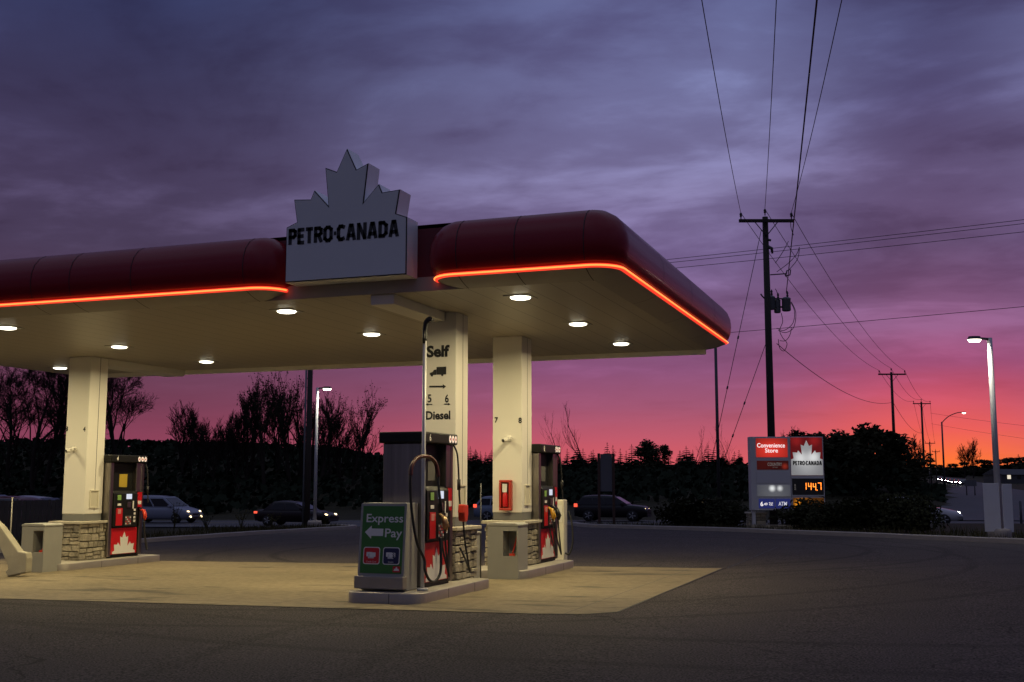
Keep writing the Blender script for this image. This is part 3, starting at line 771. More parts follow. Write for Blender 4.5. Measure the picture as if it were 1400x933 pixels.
# ------------------------------------------------------------------ pump islands
def build_island(cx, y0, y1, zg, label, first):
    hw, L = .57, y1 - y0
    t = thing('pump_island', label, 'pump island', (cx, y0, zg), 0, 'raised pump islands')
    r = .22
    pts = []
    for c, a in (((-hw + r, r), 180), ((hw - r, r), 270), ((hw - r, L - r), 0), ((-hw + r, L - r), 90)):
        pts += [(c[0] + r * math.cos(R(a + 90 * i / 6)), c[1] + r * math.sin(R(a + 90 * i / 6))) for i in range(7)]
    m = MB(); m.prism(inset(pts, .025), (0, 0, -.02), (1, 0, 0), (0, 1, 0), .165); m.build('island_top', M_island, t)
    # steel edging around, in lengths with visible joints
    e = MB(); k = len(pts)
    rows = []
    for i in range(k + 1):
        p = Vector(pts[i % k]); q = Vector(inset(pts, .03)[i % k]); mid = p.lerp(q, .25)
        rows.append([(p.x, p.y, -.03), (p.x, p.y, .135), (mid.x, mid.y, .148), (q.x, q.y, .150), (q.x, q.y, .13)])
    e.strip(rows)
    for yy in (L * .36, L * .72):
        e.box(hw + .0005, hw + .002, yy, yy + .008, 0, .14, 1)
    e.box(.12, .128, -.0022, -.0005, 0, .14, 1)
    e.build('steel_edging', [M_edge, M_seam], t)
    return t
build_island(-6.96, 14.0, 16.75, -1.6, 'pump island in front carrying the green pay sign', True)
build_island(-6.96, 18.3, 21.25, -1.6, 'pump island under the column numbered 7 and 8', False)
build_island(-16.64, 18.3, 21.5, -1.715, 'pump island under the column numbered 3 and 4', False)
build_island(-16.64, 14.0, 16.72, -1.715, 'pump island end just inside the left edge of the picture', False)

# ------------------------------------------------------------------ fuel pumps
PX, PZ = (0, 1, 0), (0, 0, 1)      # axes of the face that looks right (+X)
def build_pump(cx, cy, zi, number, label, roundel_emits=True):
    t = thing('fuel_pump', label, 'fuel pump', (cx, cy, zi), 0, 'fuel pumps on the islands')
    D, W = .31, .56
    MB().box(-.27, .27, -.5, .5, 0, .05).build('plinth', M_gloss, t)
    MB().box(-.28, .28, -.45, .45, .051, .63).build('lower_cabinet', M_gloss, t)
    for sx in (-1, 1):
        a = sx * .2805; b = sx * .296
        dr = MB().box(min(a, b), max(a, b), -.44, .40, .07, .625).build('lower_door', M_red, t, bevel=.006)
        if sx > 0:
            MB().prism([(x * .37, y * .37) for x, y in leaf(.12)], (.297, -.02, .125), PX, PZ, .004).build('leaf_emblem', M_leafw, dr)
    up = MB().box(-.20, .20, -.449, .449, .631, 2.03).build('upper_cabinet', M_gloss, t)
    for sy in (-1, 1):
        y0, y1 = sorted((sy * .451, sy * W))
        MB().box(-D, D, y0, y1, .03, 2.03).build('end_panel', M_steel, t, bevel=.015)
    MB().box(-D + .005, D - .005, .30, .4495, 1.40, 2.03).build('steel_post', M_steel, t, bevel=.008)
    # bezel with leaning top
    bz = MB(); prof = [(-.335, .64), (.335, .64), (.345, .9), (.33, 1.36), (.27, 1.42), (-.27, 1.42), (-.33, 1.36), (-.345, .9)]
    bz.prism(prof, (0, .34, 0), (1, 0, 0), (0, 0, 1), .78); bo = bz.build('control_panel', M_gloss, t, bevel=.008)
    F = .346
    def plate(name, y0, y1, z0, z1, m, par=bo, x=F, th=.006):
        return MB().box(x, x + th, y0, y1, z0, z1).build(name, m, par, bevel=.0015, segs=1)
    xs = .338
    plate('screen', -.05, .13, 1.24, 1.35, M_screen, x=xs)
    plate('card_reader', -.03, .08, 1.06, 1.18, M_steel, x=xs + .004, th=.02)
    plate('receipt_slot', .16, .2, 1.03, 1.2, M_leafw, x=xs + .004)
    plate('sticker', -.34, -.22, 1.22, 1.33, M_greenst, x=xs)
    plate('sticker', -.34, -.22, 1.1, 1.15, M_leafw, x=xs + .003)
    cp = plate('card_panel', -.38, -.17, .68, 1.05, M_red, x=xs + .007)
    plate('card_notice', -.33, -.22, .93, 1.03, mat('pink_print', (.55, .22, .2), .5), par=cp, x=xs + .0135, th=.002)
    kp = plate('keypad', -.08, .12, .68, .88, M_greydk, x=xs + .007)
    k = MB()
    for i in range(4):
        for j in range(4):
            k.box(xs + .0135, xs + .018, -.07 + i * .047, -.035 + i * .047, .70 + j * .044, .73 + j * .044, (i + j) % 3)
    k.build('keys', [M_leafw, M_red, M_steel], kp)
    for j in range(4): MB().box(xs + .005, xs + .014, .2, .26, .74 + j * .08, .79 + j * .08, 0).build('grade_button', M_leafw, bo)
    plate('side_sign', .345, .50, 1.06, 1.39, M_red, par=t, x=.312)
    plate('side_notice', .37, .48, 1.12, 1.2, M_leafw, par=t, x=.3185, th=.002)
    plate('safety_sticker', -.14, .12, 1.5, 1.78, M_yellow if number == '4' else M_greydk, par=up, x=.2005)
    tp = MB().box(-.365, .365, -.6, .6, 2.031, 2.19).build('top_sign', M_gloss, t, bevel=.02)
    text_obj('number', number, (.3655, -.42, 2.11), PX, PZ, .055, .10, M_leafw, tp, depth=.002, bold=.02)
    for j in range(3):
        rp = [(.042 * math.cos(2 * math.pi * i / 14), .055 * math.sin(2 * math.pi * i / 14)) for i in range(14)]
        ro = MB().prism(rp, (.366, .30 + j * .105, 2.11), PX, PZ, .004).build('roundel', M_icon_glow if roundel_emits else M_leafw, tp)
        MB().prism([(x * .4, y * .35) for x, y in rp], (.3702, .30 + j * .105, 2.11), PX, PZ, .002).build('roundel_mark', M_red, ro)
    return t
P6 = build_pump(-6.98, 15.24, -1.45, '6', 'diesel pump numbered 6 standing behind the green pay sign')
P8 = build_pump(-7.03, 20.56, -1.45, '8', 'pump numbered 8 behind the column with the red cabinet')
P4 = build_pump(-16.70, 20.56, -1.565, '4', 'pump numbered 4 with a red leaf door on the left island')

def bez(pts, n=10):
    """smooth curve through points (Catmull-Rom)"""
    P = [Vector(p) for p in pts]; out = []
    for i in range(len(P) - 1):
        a, b, c, d = P[max(i - 1, 0)], P[i], P[i + 1], P[min(i + 2, len(P) - 1)]
        for k in range(n):
            s = k / n
            out.append(0.5 * ((2 * b) + (c - a) * s + (2 * a - 5 * b + 4 * c - d) * s * s + (3 * b - a - 3 * c + d) * s ** 3))
    out.append(P[-1]); return out
def nozzle(parent, pos, m, boot=True, name='nozzle'):
    """pistol nozzle hanging in its holster, spout towards the pump (-X)"""
    x, y, z = pos
    b = MB()
    b.tube([(x, y, z + .13), (x + .035, y, z + .04), (x + .03, y, z - .06)], [.035, .045, .03], 10)
    b.tube([(x + .005, y, z + .11), (x - .05, y, z + .15), (x - .10, y, z + .12)], [.03, .022, .018], 8)
    b.tube([(x + .05, y, z + .07), (x + .085, y, z + .0), (x + .045, y, z - .09)], .012, 6)
    o = b.build(name, m, parent)
    return o
def hose(parent, pts, r=.016, m=None, name='hose'):
    return MB().tube(bez(pts, 8), r, 8).build(name, m or M_rubber, parent)
def dress(t, nozz, extra=None):
    """nozzles, hoses and break-aways on the right-hand face"""
    for y, m in nozz:
        x = .40
        nozzle(t, (x, y, .86), m)
        hose(t, [(x + .03, y, .80), (x + .05, y, .5), (x + .07, y + .03, .22), (x + .06, y + .09, .13), (x + .02, y + .13, .22), (.34, y + .12, .55), (.335, y + .10, .75)], .015)
    h = hose(t, [(.30, .56, 2.05), (.36, .585, 1.9), (.38, .60, 1.6), (.385, .605, 1.4), (.40, .61, 1.15)], .014)
    MB().tube([(.383, .603, 1.52), (.384, .604, 1.36)], .028, 8).build('hose_breakaway', M_black, h)
dress(P4, [(.47, M_redhose)])
dress(P8, [(-.12, M_gold), (.2, M_black)])
dress(P6, [(-.02, M_brass)])
# the red diesel nozzle of pump 6 hangs at its far end
def red_boot(t):
    b = MB(); x, y = .40, .60
    prof = [(-.085, .0), (-.05, -.13), (.055, -.14), (.09, -.03), (.085, .11), (-.06, .12)]
    b.prism(prof, (x + .05, y, 1.03), PX, PZ, .06, back=.05)
    b.build('nozzle_cover', M_redhose, t, bevel=.02)
    hose(t, [(x + .06, y, .9), (x + .08, y + .02, .6), (x + .12, y + .06, .28), (x + .10, y + .16, .16), (x + .02, y + .22, .3), (x - .08, y + .2, .5)], .015)
red_boot(P6)

# the high-flow hose arch, its mast in front of pump 6
def build_mast():
    p = on_y(577.5, 800, 14.52)
    t = thing('hose_mast', 'tall grey hose mast with a dark swivel on top beside the green pay sign', 'hose mast', (p.x, 14.52, -1.45))
    m = MB(); m.tube([(0, 0, 0), (0, 0, 3.55)], .028, 10); m.tube([(0, 0, 0), (0, 0, .03)], .08, 10); m.build('pole', M_lamppole, t)
    m = MB(); m.tube(bez([(0, 0, 3.46), (.0, 0, 3.62), (.02, -.01, 3.72), (.07, -.01, 3.77), (.10, -.01, 3.74)], 5), [.036] * 20 + [.05], 8); m.build('swivel', M_black, t)
    m = MB(); m.tube([(.0, -.03, 3.42), (0, -.032, 3.6)], .02, 8); m.build('clamp', M_black, t)
build_mast()
def build_arch_hose():
    o = Vector((-6.6, 14.5, -1.45))
    t = thing('diesel_hose', 'black high flow hose looped over a red spring guard beside the mast', 'hose', o)
    def P(px, py, X): q = on_x(px, py, X); return q - o
    body = [P(612, 737, -6.42), P(604, 700, -6.42), P(600, 668, -6.44), P(599, 648, -6.46), P(596, 635, -6.48), P(589, 626.5, -6.5), P(580, 624, -6.52), P(570, 627, -6.54), P(563, 637, -6.55), P(561, 652, -6.55), P(561.5, 680, -6.55),
            P(565, 715, -6.53), P(571, 745, -6.50), P(580, 765, -6.48), P(581, 780, -6.46), P(587, 793, -6.44), P(595, 795, -6.42), P(602, 783, -6.40), P(603, 762, -6.40), P(602, 735, -6.42)]
    MB().tube(bez(body[1:], 7), .019, 8).build('hose', M_rubber, t)
    guard = [P(599.4, 652, -6.455), P(596, 635, -6.48), P(589, 626.5, -6.5), P(580, 624, -6.52), P(570, 627, -6.54), P(563, 637, -6.55), P(561.3, 650, -6.55)]
    MB().tube(bez(guard, 8), .028, 10).build('spring_guard', mat('dull_red_guard', (.06, .008, .006), .45, var=.2, vscale=30), t)
build_arch_hose()

# ------------------------------------------------------------------ green pay sign
def build_pay_sign():
    o = Vector((-7.06, 14.42, -1.45))
    t = thing('pay_sign', 'green Express Pay sign with white arrow on a grey leaning cabinet', 'sign', o)
    # side profile leans back
    prof = [(-.20, .10), (-.10, 1.19), (.24, 1.19), (.24, 0.0), (-.12, 0.0), (-.12, .10)]
    m = MB(); m.prism(prof, (-.36, 0, 0), (0, 1, 0), (0, 0, 1), .70); m.build('cabinet', M_grey, t, bevel=.012)
    MB().box(-.385, .355, -.27, -.13, .03, .20).build('base_shelf', M_edge, t, bevel=.012)
    a = Vector((0, -.20, .10)); b = Vector((0, -.10, 1.19)); ay = (b - a).normalized(); ax = Vector((1, 0, 0)); n = ax.cross(ay)
    H = (b - a).length; base = a + ax * -.01
    def rect(x0, x1, y0, y1, m, name, par, d0, d1, r=0.0, bevel=0.0):
        if r > 0:
            pts = []
            for cx, cy, s in ((x0 + r, y0 + r, 180), (x1 - r, y0 + r, 270), (x1 - r, y1 - r, 0), (x0 + r, y1 - r, 90)):
                pts += [(cx + r * math.cos(R(s + 90 * i / 5)), cy + r * math.sin(R(s + 90 * i / 5))) for i in range(6)]
        else: pts = [(x0, y0), (x1, y0), (x1, y1), (x0, y1)]
        return MB().prism(pts, base, ax, ay, d1, back=-d0).build(name, m, par, bevel=bevel)
    rect(-.35, .35, .10, H - .005, M_grey, 'frame', t, .001, .022, .02)
    g = rect(-.315, .315, .135, H - .045, M_green, 'sign_panel', t, .0225, .027)
    wh = mat('white_lettering', (.62, .62, .60), .5)
    def T(body, x, y, w, h, par=g, d=.0285, **k): return text_obj('lettering', body, base + ax * x + ay * y, ax, ay, w, h, k.pop('m', wh), par, depth=d, **k)
    T('Express', .025, .865, .56, .15, bold=.012)
    T('Pay', .17, .665, .26, .155, bold=.012)
    arrow = [(-.27, .69), (-.17, .60), (-.17, .64), (.01, .64), (.01, .74), (-.17, .74), (-.17, .78)]
    MB().prism(arrow, base, ax, ay, .029, back=-.0275).build('arrow', wh, g)
    for x0, mcol, word in ((-.275, M_red, 'Credit Card'), (.025, M_navy, 'Debit')):
        q = rect(x0, x0 + .255, .255, .49, wh, 'card_badge', g, .0275, .029, .035)
        rect(x0 + .012, x0 + .243, .267, .478, mcol, 'badge_field', q, .0295, .031, .028)
        for i, (dx, dy) in enumerate(((.05, .12), (.075, .095), (.10, .115))):
            rect(x0 + dx, x0 + dx + .09, .30 + dy - .06, .30 + dy, wh if i != 1 else mat('pale_card', (.45, .45, .46), .5), 'card', q, .0312 + i * .0012, .0322 + i * .0012, .008)
        text_obj('lettering', word, base + ax * (x0 + .127) + ay * .29, ax, ay, .15 if word != 'Debit' else .08, .022, wh, q, depth=.032)
        if word == 'Debit': text_obj('lettering', '$', base + ax * (x0 + .165) + ay * .375, ax, ay, .035, .07, M_navy, q, depth=.0365, bold=.02)
    lg = rect(.185, .295, .155, .235, M_red, 'logo_panel', g, .0275, .029, .008)
    MB().prism([(x * .04, y * .04) for x, y in leaf(.25)], base + ax * .24 + ay * .185, ax, ay, .0305, back=-.0292).build('leaf_emblem', wh, lg)
build_pay_sign()

# ------------------------------------------------------------------ bins, posts, small cabinets
def build_bin(x0, y0, zg, label):
    t = thing('waste_bin', label, 'waste bin', (x0, y0, zg), 0, 'grey waste bins on the forecourt')
    w, d, h = .55, .5, .89
    m = MB()
    # front face with a rectangular opening on the right, built from slabs around a recess
    ox0, ox1, oz0, oz1 = .28, .525, .39, .81
    m.box(0, ox0, 0, d, 0, h); m.box(ox1, w, 0, d, 0, h); m.box(ox0, ox1, 0, d, 0, oz0); m.box(ox0, ox1, 0, d, oz1, h); m.box(ox0, ox1, .3, d, oz0, oz1)
    m.build('bin_body', M_grey, t)
    cap = MB(); pr = [(-.012, 0), (w + .012, 0), (w + .012, .03), (w * .9, .055), (w * .1, .055), (-.012, .03)]
    cap.prism(pr, (0, d + .012, h + .0005), (1, 0, 0), (0, 0, 1), d + .024); cap.build('lid', M_grey, t, bevel=.01)
    s = MB(); s.tube([(.40, .12, .40), (.43, .2, .60), (.45, .25, .74)], .014, 6); s.box(.36, .45, .09, .13, .392, .43); s.build('squeegee', M_redhose, t)
    return t
build_bin(-7.06, 18.26 - .02, -1.6, 'grey waste bin in front of the column numbered 7 and 8')
build_bin(-16.75, 17.92, -1.715, 'grey waste bin left of the stone pier on the left island')

def build_post_box():
    t = thing('utility_box', 'small beige utility box with a yellow sticker behind the front pump island', 'utility box', (-7.0, 17.35, -1.6))
    MB().box(-.22, .10, -.12, .14, 0, .80).build('box_body', M_grey, t, bevel=.015)
    MB().box(-.24, .12, -.14, .16, .801, .83).build('box_lid', M_grey, t, bevel=.01)
    MB().box(-.08, .08, -.1255, -.1212, .58, .71).build('warning_sticker', M_yellow, t)
    m = MB(); m.tube([(.07, -.16, .0), (.07, -.16, .35)], .018, 8); m.build('valve_pipe', M_leafw, t)
build_post_box()
tag(MB().tube([(0, 0, 0), (0, 0, 1.62)], .011, 8).build('marker_post', M_metal_dk), 'thin grey post behind the utility box near the column numbered 7 and 8', 'post', 'thin posts between the islands').location = (-6.98, 17.72, -1.6)
tag(MB().tube([(0, 0, 0), (0, 0, 1.45)], .012, 8).build('marker_post', M_trim), 'thin grey post left of the bin on the left island', 'post', 'thin posts between the islands').location = (-17.3, 18.2, -1.72)

def build_guard():
    Yg = 16.9
    def P(cx, cy): q = on_y(cx * .15, 660 + cy * .15, Yg); return (q.x, q.z)
    out = [(-160, 250), (0, 400), (80, 510), (165, 630), (235, 640), (242, 690), (232, 822), (66, 858), (44, 812), (74, 778), (0, 600), (-160, 380)]
    pts = [P(*c) for c in out]
    o = on_y(8, 786, Yg); t = thing('slanted_guard', 'slanted beige concrete guard cut off by the left edge of the picture', 'guard', (o.x, Yg, o.z))
    MB().prism([(x - o.x, z - o.z) for x, z in pts], (0, 0, 0), (1, 0, 0), (0, 0, 1), 0, back=.16).build('guard_body', mat('worn_beige_concrete', (.36, .33, .25), .8, var=.2, vscale=5, bump=.2, bscale=25), t, bevel=.02)
    f = MB(); f.box(-.05, .2, .165, .22, .02, .10); f.build('foot_plate', M_edge, t)
build_guard()

def build_kiosk():
    p = on_x(763, 760, -6.2)
    t = thing('card_post', 'pale slim cabinet standing behind the pump numbered 8', 'cabinet', (-7.12, 22.6, lot_z(-6.9)))
    MB().box(-.10, .10, -.12, .12, 0, 1.28).build('cabinet_body', M_hatch, t, bevel=.02)
    MB().box(-.06, .06, -.128, -.121, .82, 1.16).build('door_panel', M_cream, t, bevel=.003)
    hose(t, [(.18, -.05, 1.05), (.25, -.06, .8), (.27, -.08, .4), (.2, -.1, .18), (.12, -.11, .2)], .018)
build_kiosk()

# ------------------------------------------------------------------ lamp posts
def build_lamp(base, top_z, arm_dir, label, lit=45, boards=False):
    t = thing('lamp_post', label, 'lamp post', base, 0, 'lit lamp posts on the lot edge')
    H = top_z - base[2]; a = Vector(arm_dir).normalized()
    m = MB(); m.tube([(0, 0, .30), (0, 0, H)], [.088, .068], 4); m.build('pole', M_lamppole, t, fix=True)
    m = MB(); m.lathe([(.30, -.1), (.30, .24), (.27, .30)], n=14); m.build('concrete_base', M_kerb, t)
    ar = MB(); ar.tube([(a * -.02) + Vector((0, 0, H - .04)), a * .24 + Vector((0, 0, H - .02))], .035, 8); arm = ar.build('arm', M_metal_dk, t)
    s = Vector((-a.y, a.x, 0))
    hd = MB(); c = a * .42 + Vector((0, 0, H - .03))
    ring = [(c + a * (.20 * math.cos(th)) + s * (.13 * math.sin(th))) for th in [2 * math.pi * i / 20 for i in range(20)]]
    hd.add([p + Vector((0, 0, -.02)) for p in ring] + [c + (p - c) * .8 + Vector((0, 0, .07)) for p in ring], [tuple(range(20, 40))] + [(i, (i + 1) % 20, 20 + (i + 1) % 20, 20 + i) for i in range(20)], 0, False)
    h = hd.build('lamp_head', M_metal_dk, t)
    ln = MB(); ln.add([c + (p - c) * .92 + Vector((0, 0, -.021)) for p in ring] + [c + (p - c) * .75 + Vector((0, 0, -.085)) for p in ring], [tuple(range(39, 19, -1))] + [(i, 20 + i, 20 + (i + 1) % 20, (i + 1) % 20) for i in range(20)], 0, True)
    ln.build('lens', M_lens2, h)
    ld = bpy.data.lights.new('lamp_light', 'AREA'); ld.shape = 'DISK'; ld.size = .35; ld.energy = lit; ld.color = (1.0, .93, .75); ld.spread = R(175)
    lo = bpy.data.objects.new('lamp_light', ld); COL.objects.link(lo); lo.location = c + Vector((0, 0, -.10)); lo.parent = t
    return t
build_lamp((-24.8, 43.46, ground_z(-24.8, 43.46)), 4.18, RV, 'white lamp post with lit head behind the green pay sign')
build_lamp((1.83, 33.84, ground_z(1.83, 33.84)), 4.03, -RV, 'white lamp post with lit head and white boards round its foot')
def build_lamp_boards():
    b = Vector((1.83, 33.84, ground_z(1.83, 33.84)))
    for i, (x, yw, z0, z1, rot, lab) in enumerate(((-.25, -.17, .22, 1.52, R(-6), 'wide white board strapped to the left of the lamp post foot'), (.20, -.12, .20, 1.50, R(14), 'narrow white board strapped to the right of the lamp post foot'))):
        t = MB(); w = .21 if i == 0 else .15
        t.box(-w, w, -.012, .012, 0, z1 - z0)
        o = t.build('white_board', mat('white_board', (.62, .62, .64), .5, var=.1, vscale=3), bevel=.004)
        p = b + RV * x + DH * yw
        o.location = (p.x, p.y, b.z + z0); o.rotation_euler = (0, 0, YAW + rot)
        tag(o, lab, 'board')
build_lamp_boards()

# ------------------------------------------------------------------ pylon sign
def build_pylon():
    w0 = 41.2
    b = uw((1078 - 700) / FPX * w0 * 1.0, w0); gz = ground_z(b.x, b.y)
    t = thing('price_sign', 'illuminated roadside sign with gas price and white leaf on red', 'sign', (b.x, b.y, gz), YAW)
    S = 1 / 299.0
    Zoff = at_d(1078, 697, 41.2).z - gz
    def X(c): return (c - 529) * S
    def Z(c): return Zoff + (835 - c) * S
    grey = mat('sign_cabinet_grey', (.52, .52, .54), .45, var=.06, vscale=2)
    def cab(name, x0, x1, y0, y1, par, f0, f1, m=grey, bev=.0):
        return MB().box(X(x0), X(x1), f0, f1, Z(y1), Z(y0)).build(name, m, par, bevel=bev)
    L_ = cab('left_cabinet', 88, 518, 52, 838, t, -.22, .22, bev=.01); L_.name = 'sign_cabinet'
    R_ = cab('sign_cabinet', 520, 878, 52, 838, t, -.20, .20, bev=.01)
    F = -.222
    def panel(name, x0, x1, y0, y1, m, par, th=.012, f=F): return MB().box(X(x0), X(x1), f - th, f - .0005, Z(y1), Z(y0)).build(name, m, par, bevel=.002, segs=1)
    def glow(nm, col, strength, spots, base=.12):
        """translucent panel lit by tubes behind it: brighter spots where the lamps are"""
        m = mat(nm, tuple(c * .5 for c in col), .4, emit=col, estr=strength); nt = m.node_tree; N = nt.nodes.new; Lk = nt.links.new
        tc = N('ShaderNodeTexCoord'); tot = None
        for sx, sz, rad, amp in spots:
            mp = N('ShaderNodeVectorMath'); mp.operation = 'SUBTRACT'; Lk(tc.outputs['Object'], mp.inputs[0]); mp.inputs[1].default_value = (X(sx), F, Z(sz))
            ln = N('ShaderNodeVectorMath'); ln.operation = 'LENGTH'; Lk(mp.outputs[0], ln.inputs[0])
            mr = N('ShaderNodeMapRange'); mr.interpolation_type = 'SMOOTHSTEP'; Lk(ln.outputs['Value'], mr.inputs[0])
            mr.inputs[1].default_value = rad * S; mr.inputs[2].default_value = 0; mr.inputs[3].default_value = 0; mr.inputs[4].default_value = amp
            if tot is None: tot = mr.outputs[0]
            else:
                a = N('ShaderNodeMath'); a.operation = 'ADD'; Lk(tot, a.inputs[0]); Lk(mr.outputs[0], a.inputs[1]); tot = a.outputs[0]
        a = N('ShaderNodeMath'); a.operation = 'ADD'; Lk(tot, a.inputs[0]); a.inputs[1].default_value = base; 
        ml = N('ShaderNodeMath'); ml.operation = 'MULTIPLY'; Lk(a.outputs[0], ml.inputs[0]); ml.inputs[1].default_value = strength
        Lk(ml.outputs[0], nt.nodes['Principled BSDF'].inputs['Emission Strength'])
        return m
    ax, ay = (1, 0, 0), (0, 0, 1)
    wt = mat('lit_white_letters', (.8, .8, .8), .4, emit=(1, .93, .9), estr=.95)
    dimw = mat('dim_letters', (.3, .27, .25), .5, emit=(.5, .45, .4), estr=.22)
    def T(body, cx, cy, w, h, m, par, f=F - .0135, **k):
        return text_obj('lettering', body, (X(cx), f, Z(cy)), ax, ay, w * S, h * S, m, par, depth=.002, **k)
    p = panel('store_panel', 150, 490, 70, 272, glow('lit_red_panel', (1.0, .05, .03), 1.0, [(230, 215, 190, .34), (400, 215, 200, .34), (310, 120, 220, .18)], .13), L_)
    T('Convenience', 312, 145, 300, 48, wt, p, bold=.012); T('Store', 316, 200, 138, 46, wt, p, bold=.012)
    p = panel('coffee_panel', 155, 495, 310, 405, glow('lit_brown_panel', (.55, .045, .02), 1.0, [(455, 370, 50, .35), (230, 350, 160, .03)], .012), L_)
    T('COUNTRY', 347, 348, 155, 36, dimw, p, bold=.01); T('STYLE', 350, 381, 52, 11, dimw, p)
    panel('blank_panel', 146, 508, 428, 552, mat('blank_grey_panel', (.50, .50, .53), .5, var=.05, vscale=2), L_)
    panel('lit_blank_panel', 150, 508, 568, 690, glow('lit_grey_panel', (.9, .92, .9), 1.0, [(312, 605, 50, .75), (395, 605, 45, .6), (330, 640, 260, .06)], .02), L_)
    p = panel('deal_panel', 165, 335, 716, 816, mat('lit_navy', (.02, .025, .10), .4, emit=(.03, .04, .22), estr=.45), L_)
    T('6', 196, 770, 30, 48, wt, p, bold=.02); T('.49', 235, 772, 44, 28, wt, p, bold=.01); T('PLUS\nFUEL', 295, 770, 40, 34, wt, p, bold=.01)
    p = panel('atm_panel', 345, 505, 716, 816, MATS['lit_navy'], L_)
    T('ATM', 420, 768, 92, 42, mat('soft_white_letters', (.6, .6, .6), .4, emit=(.9, .9, 1), estr=.55), p, bold=.02)
    # leaf panel
    f2 = -.202
    pr = MB().box(X(524), X(866), f2 - .012, f2 - .0005, Z(466), Z(60)).build('emblem_panel', glow('lit_deep_red', (.85, .03, .03), 1.0, [(590, 95, 90, .16), (780, 95, 90, .16)], .08), R_, bevel=.002, segs=1)
    hw = 342 / 2 * S; zb = Z(466); zs = Z(296)
    pts = [(x * hw, y * hw * 1.08) for x, y in HALF]; s_ = zs - zb - .004
    poly = [(-x, y + s_) for x, y in reversed(pts)] + [(x, y + s_) for x, y in pts[1:]] + [(hw, .004), (-hw, .004)]
    lf = MB().prism(poly, (X(695), f2 - .0125, zb), ax, ay, .003).build('leaf_emblem', glow('lit_white_panel', (.86, .86, .84), 1.0, [(620, 275, 110, .40), (770, 270, 110, .45), (695, 330, 190, .2), (690, 150, 120, .08)], .2), pr)
    heavy_text('lettering', 'PETRO-CANADA', (X(700), f2 - .018, Z(335)), ax, ay, 312 * S, 47 * S, M_black, pr, depth=.002)
    pp = MB().box(X(530), X(866), f2 - .012, f2 - .0005, Z(676), Z(500)).build('price_panel', M_black, R_)
    fr = MB(); fr.box(X(522), X(874), f2 - .02, f2 - .001, Z(500), Z(490)); fr.box(X(522), X(874), f2 - .02, f2 - .001, Z(686), Z(676)); fr.build('price_frame', grey, pp)
    led = mat('led_digits', (.8, .2, .02), .4, emit=(1.0, .24, .025), estr=2.6)
    # seven-segment digits
    SEG = {'1': 'bc', '4': 'fgbc', '7': 'abc'}
    d = MB()
    def seg(cx, cy, w, h, on):
        th = 7.5
        R_s = {'a': (cx - w / 2, cx + w / 2, cy - h / 2, cy - h / 2 + th), 'g': (cx - w / 2, cx + w / 2, cy - th / 2, cy + th / 2), 'b': (cx + w / 2 - th, cx + w / 2, cy - h / 2, cy - 2), 'c': (cx + w / 2 - th, cx + w / 2, cy + 2, cy + h / 2), 'f': (cx - w / 2, cx - w / 2 + th, cy - h / 2, cy - 2)}
        for k in on:
            a, b_, c, e = R_s[k]; d.box(X(a), X(b_), f2 - .017, f2 - .0125, Z(e), Z(c))
    seg(667, 582, 30, 72, SEG['1']); seg(718, 584, 36, 74, SEG['4']); seg(768, 588, 34, 74, SEG['4']); seg(824, 582, 36, 76, SEG['7'])
    d.box(X(790), X(799), f2 - .017, f2 - .0125, Z(628), Z(618))
    d.build('price_digits', led, pp)
    T('R\nE\nG', 560, 592, 16, 62, dimw, pp, f=f2 - .0125)
    p = MB().box(X(535), X(866), f2 - .012, f2 - .0005, Z(816), Z(705)).build('diner_panel', glow('lit_amber_panel', (.9, .30, .02), 1.0, [(590, 770, 70, .8), (640, 770, 120, .3)], .04), R_, bevel=.002, segs=1)
    T('D', 622, 762, 28, 42, M_black, p, f=f2 - .0135, bold=.02)
    for c in (118, 540): MB().box(X(c - 16), X(c + 16), -.12, .12, 0, Z(838.5)).build('leg', grey, t)
    # stone base under the left cabinet
    b2 = at_d(1034, 712, 41.0)
    s = thing('stone_planter', 'low stone block under the left end of the roadside price sign', 'stone base', (b2.x, b2.y, ground_z(b2.x, b2.y)), YAW)
    stone_wall(MB(), -.30, .30, -.25, .25, -.05, .52, 77).build('stone_wall', [M_stone, M_mortar], s)
    MB().box(-.36, .36, -.31, .31, .521, .58).build('cap_slab', M_cap, s, bevel=.015)
    w = thing('planter_wall', 'long low stone edging below the roadside price sign', 'low wall', (b.x, b.y, gz), YAW)
    stone_wall(MB(), -1.6, .5, -.75, -.45, -.05, .15, 78).build('stone_edging', [M_stone, M_mortar], w)
build_pylon()

